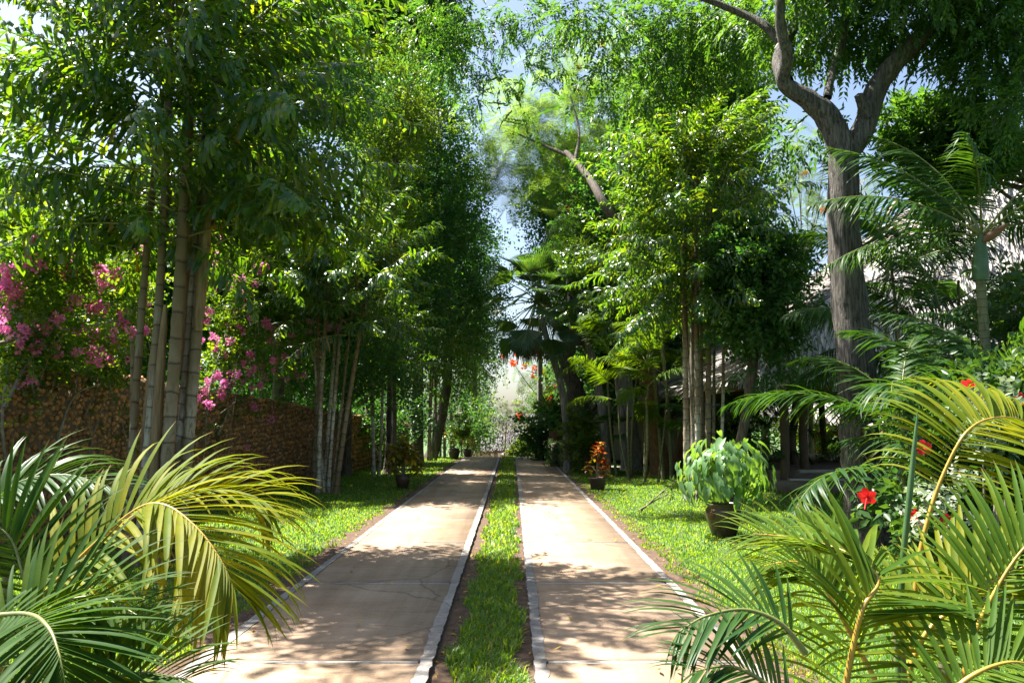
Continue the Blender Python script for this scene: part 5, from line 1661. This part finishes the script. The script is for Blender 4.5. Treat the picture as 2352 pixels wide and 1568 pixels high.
# open pavilion on the right with its great thatched roof
pv = thing('pavilion', 'open timber pavilion under a tall shaggy thatched roof on the right', 'pavilion', (6.1, 18.4, 0))
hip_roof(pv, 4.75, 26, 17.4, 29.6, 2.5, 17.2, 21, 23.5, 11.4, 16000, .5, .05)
mb = MB(); mb.box((6.1, 18.9, -.1), (15, 28.6, .46)); mb.build('floor', M['stonefloor'], pv)
mb = MB(); mb.box((6.02, 18.35, -.1), (15, 18.898, .26)); mb.build('step', M['stonefloor'], pv)
mb = MB(); mb.box((6.35, 18.33, .262), (15, 18.60, .30)); mb.build('step_nosing', M['nosing'], pv)
mb = MB(); mb.box((6.75, 18.88, .40), (15, 19.12, .475)); mb.build('step_nosing', M['nosing'], pv)
for x, y, r, z0 in ((W(1800, 1000, 18.75)[0], 18.75, .105, .26), (W(1824, 1000, 21.5)[0], 21.5, .11, .46), (W(1846, 1000, 19.6)[0], 19.6, .105, .46), (6.5, 24.5, .11, .46), (6.5, 28.2, .11, .46), (11.5, 19.2, .11, .46), (14.5, 19.2, .11, .46), (11, 28.2, .11, .46), (14.5, 28.2, .11, .46)):
    mb = MB()
    top_ = 2.75 + max(0, (min(y - 17.4, x - 4.75) - 1.4)) * .35
    mb.tube(spline([(x, y, z0), (x + random.gauss(0, .05), y, z0 + .7), (x + random.gauss(0, .05), y, z0 + 1.6), (x, y, top_)], 9), r, 9, bump=.03)
    mb.build('post', M['wood'], pv, smooth=True)
for k in range(6):          # ring beam and rafters under the thatch
    y = 18.2 + k * 1.9
    mb = MB()
    mb.tube([(4.9, y, 2.27 + .03), (10.6, 17.4 + (y - 17.4) * .55 + 4.2, 6.1)], .05, 6)
    mb.build('rafter', M['pole_wood'], pv)
for k in range(7):
    x = 5.8 + k * 1.5
    mb = MB()
    mb.tube([(x, 17.6, 2.38), (x * .55 + 7.3, 21.2, 7.6)], .05, 6)
    mb.build('rafter', M['pole_wood'], pv)
for p, q in (((6.3, 18.9, 2.75), (15.2, 18.9, 2.75)), ((6.5, 18.7, 2.85), (6.5, 28.6, 2.85)), ((6.3, 28.3, 2.75), (15.2, 28.3, 2.75))):
    mb = MB(); mb.tube([p, q], .07, 7); mb.build('beam', M['pole_wood'], pv)
for k in range(16):         # laths along the left eave
    mb = MB()
    xx = 4.95 + k * .35
    mb.tube([(xx, 17.7 + k * .25, 2.29 + k * .243), (xx, 28.9 - k * .2, 2.29 + k * .243)], .022, 5)
    mb.build('lath', M['pole_wood'], pv)

# hut seen through the pavilion: white band, red wall
ht = thing('hut', 'red and white walled hut seen beyond the open pavilion', 'hut', (14.4, 38, 0))
hx = W(1903, 1000, 38)[0]
mb = MB(); mb.box((hx - .1, 38, -.1), (hx + 6, 41, 1.15)); mb.build('wall', M['redwall'], ht)
mb = MB(); mb.box((hx - .35, 37.9, 1.15), (hx + 6.2, 41.1, 1.62)); mb.build('band', M['plaster'], ht)
mb = MB(); mb.box((hx + .75, 37.92, -.1), (hx + 1.9, 37.995, 1.14)); mb.build('door', M['plaster'], ht)
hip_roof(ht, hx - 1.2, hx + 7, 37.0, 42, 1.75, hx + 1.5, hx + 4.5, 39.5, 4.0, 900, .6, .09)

# cream hut behind the trunks right of the drive
h2 = thing('hut', 'low cream walled hut with a thatched eave behind the trunks on the right', 'hut', (3.6, 31, 0))
mb = MB(); mb.box((W(1414, 1000, 31)[0], 31, -.1), (9.2, 35, 2.3)); mb.build('wall', M['cream'], h2)
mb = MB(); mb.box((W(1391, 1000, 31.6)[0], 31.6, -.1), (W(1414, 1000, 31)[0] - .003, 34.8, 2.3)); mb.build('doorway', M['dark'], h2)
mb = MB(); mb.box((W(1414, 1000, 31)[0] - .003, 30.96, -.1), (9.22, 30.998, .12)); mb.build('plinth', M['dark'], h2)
for px in (1398,):
    mb = MB(); mb.tube([(W(px, 1000, 30.6)[0], 30.6, -.05), (W(px, 1000, 30.6)[0], 30.6, 2.2)], .11, 8); mb.build('post', M['wood'], h2, smooth=True)
mb = MB(); mb.box((W(1555, 1000, 31)[0], 30.9, .25), (W(1590, 1000, 31)[0], 30.97, 1.9)); mb.build('window', M['bluewall'], h2)
hip_roof(h2, 3.2, 10.2, 30.0, 36, 2.05, 5.6, 8, 33, 4.9, 1500, .6, .09, tm='thatch_grey')

# thatched white house at the end of the drive
zg = ground_z(50)
h3 = thing('house', 'white house with a grey thatched roof at the far end of the driveway', 'house', (0, 51, zg))
mb = MB(); mb.box((-2.6, 51, zg - .2), (3.2, 57, -.15)); mb.build('wall', M['bluewall'], h3)
mb = MB(); mb.box((-2.62, 50.7, zg - .2), (-1.35, 50.995, -.15)); mb.build('side_wall', M['plaster'], h3)
mb = MB(); x = W(1156, 1000, 51)[0]; mb.box((x - .33, 50.93, -1.35), (x + .33, 50.995, -.62)); wf = mb.build('window', M['wood'], h3)
mb = MB(); mb.box((x - .25, 50.90, -1.28), (x + .25, 50.928, -.69)); mb.build('pane', M['rust'], wf)
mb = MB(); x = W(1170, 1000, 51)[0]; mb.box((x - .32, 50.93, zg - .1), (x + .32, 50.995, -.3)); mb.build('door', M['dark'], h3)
for px in (1131, 1147, 1163):
    mb = MB(); x = W(px, 1000, 50.4)[0]; mb.tube([(x, 50.4, zg - .1), (x, 50.4, -.2)], .09, 8); mb.build('post', M['plaster'], h3)
hip_roof(h3, -3.0, 3.9, 50.0, 58, -.12, -.9, 1.8, 54, 2.1, 4000, .45, .05, tm='thatch_grey')

# thin black power line through the gap above the forked trunk
mb = MB()
P = spline([W(2400, 455, 26), W(2200, 508, 27), W(1960, 545, 28), W(1900, 560, 29)], 16)
mb.tube(P, .012, 4)
tag(mb.build('cable', M['dark']), 'thin dark cable running across the thatch behind the palms', 'cable')
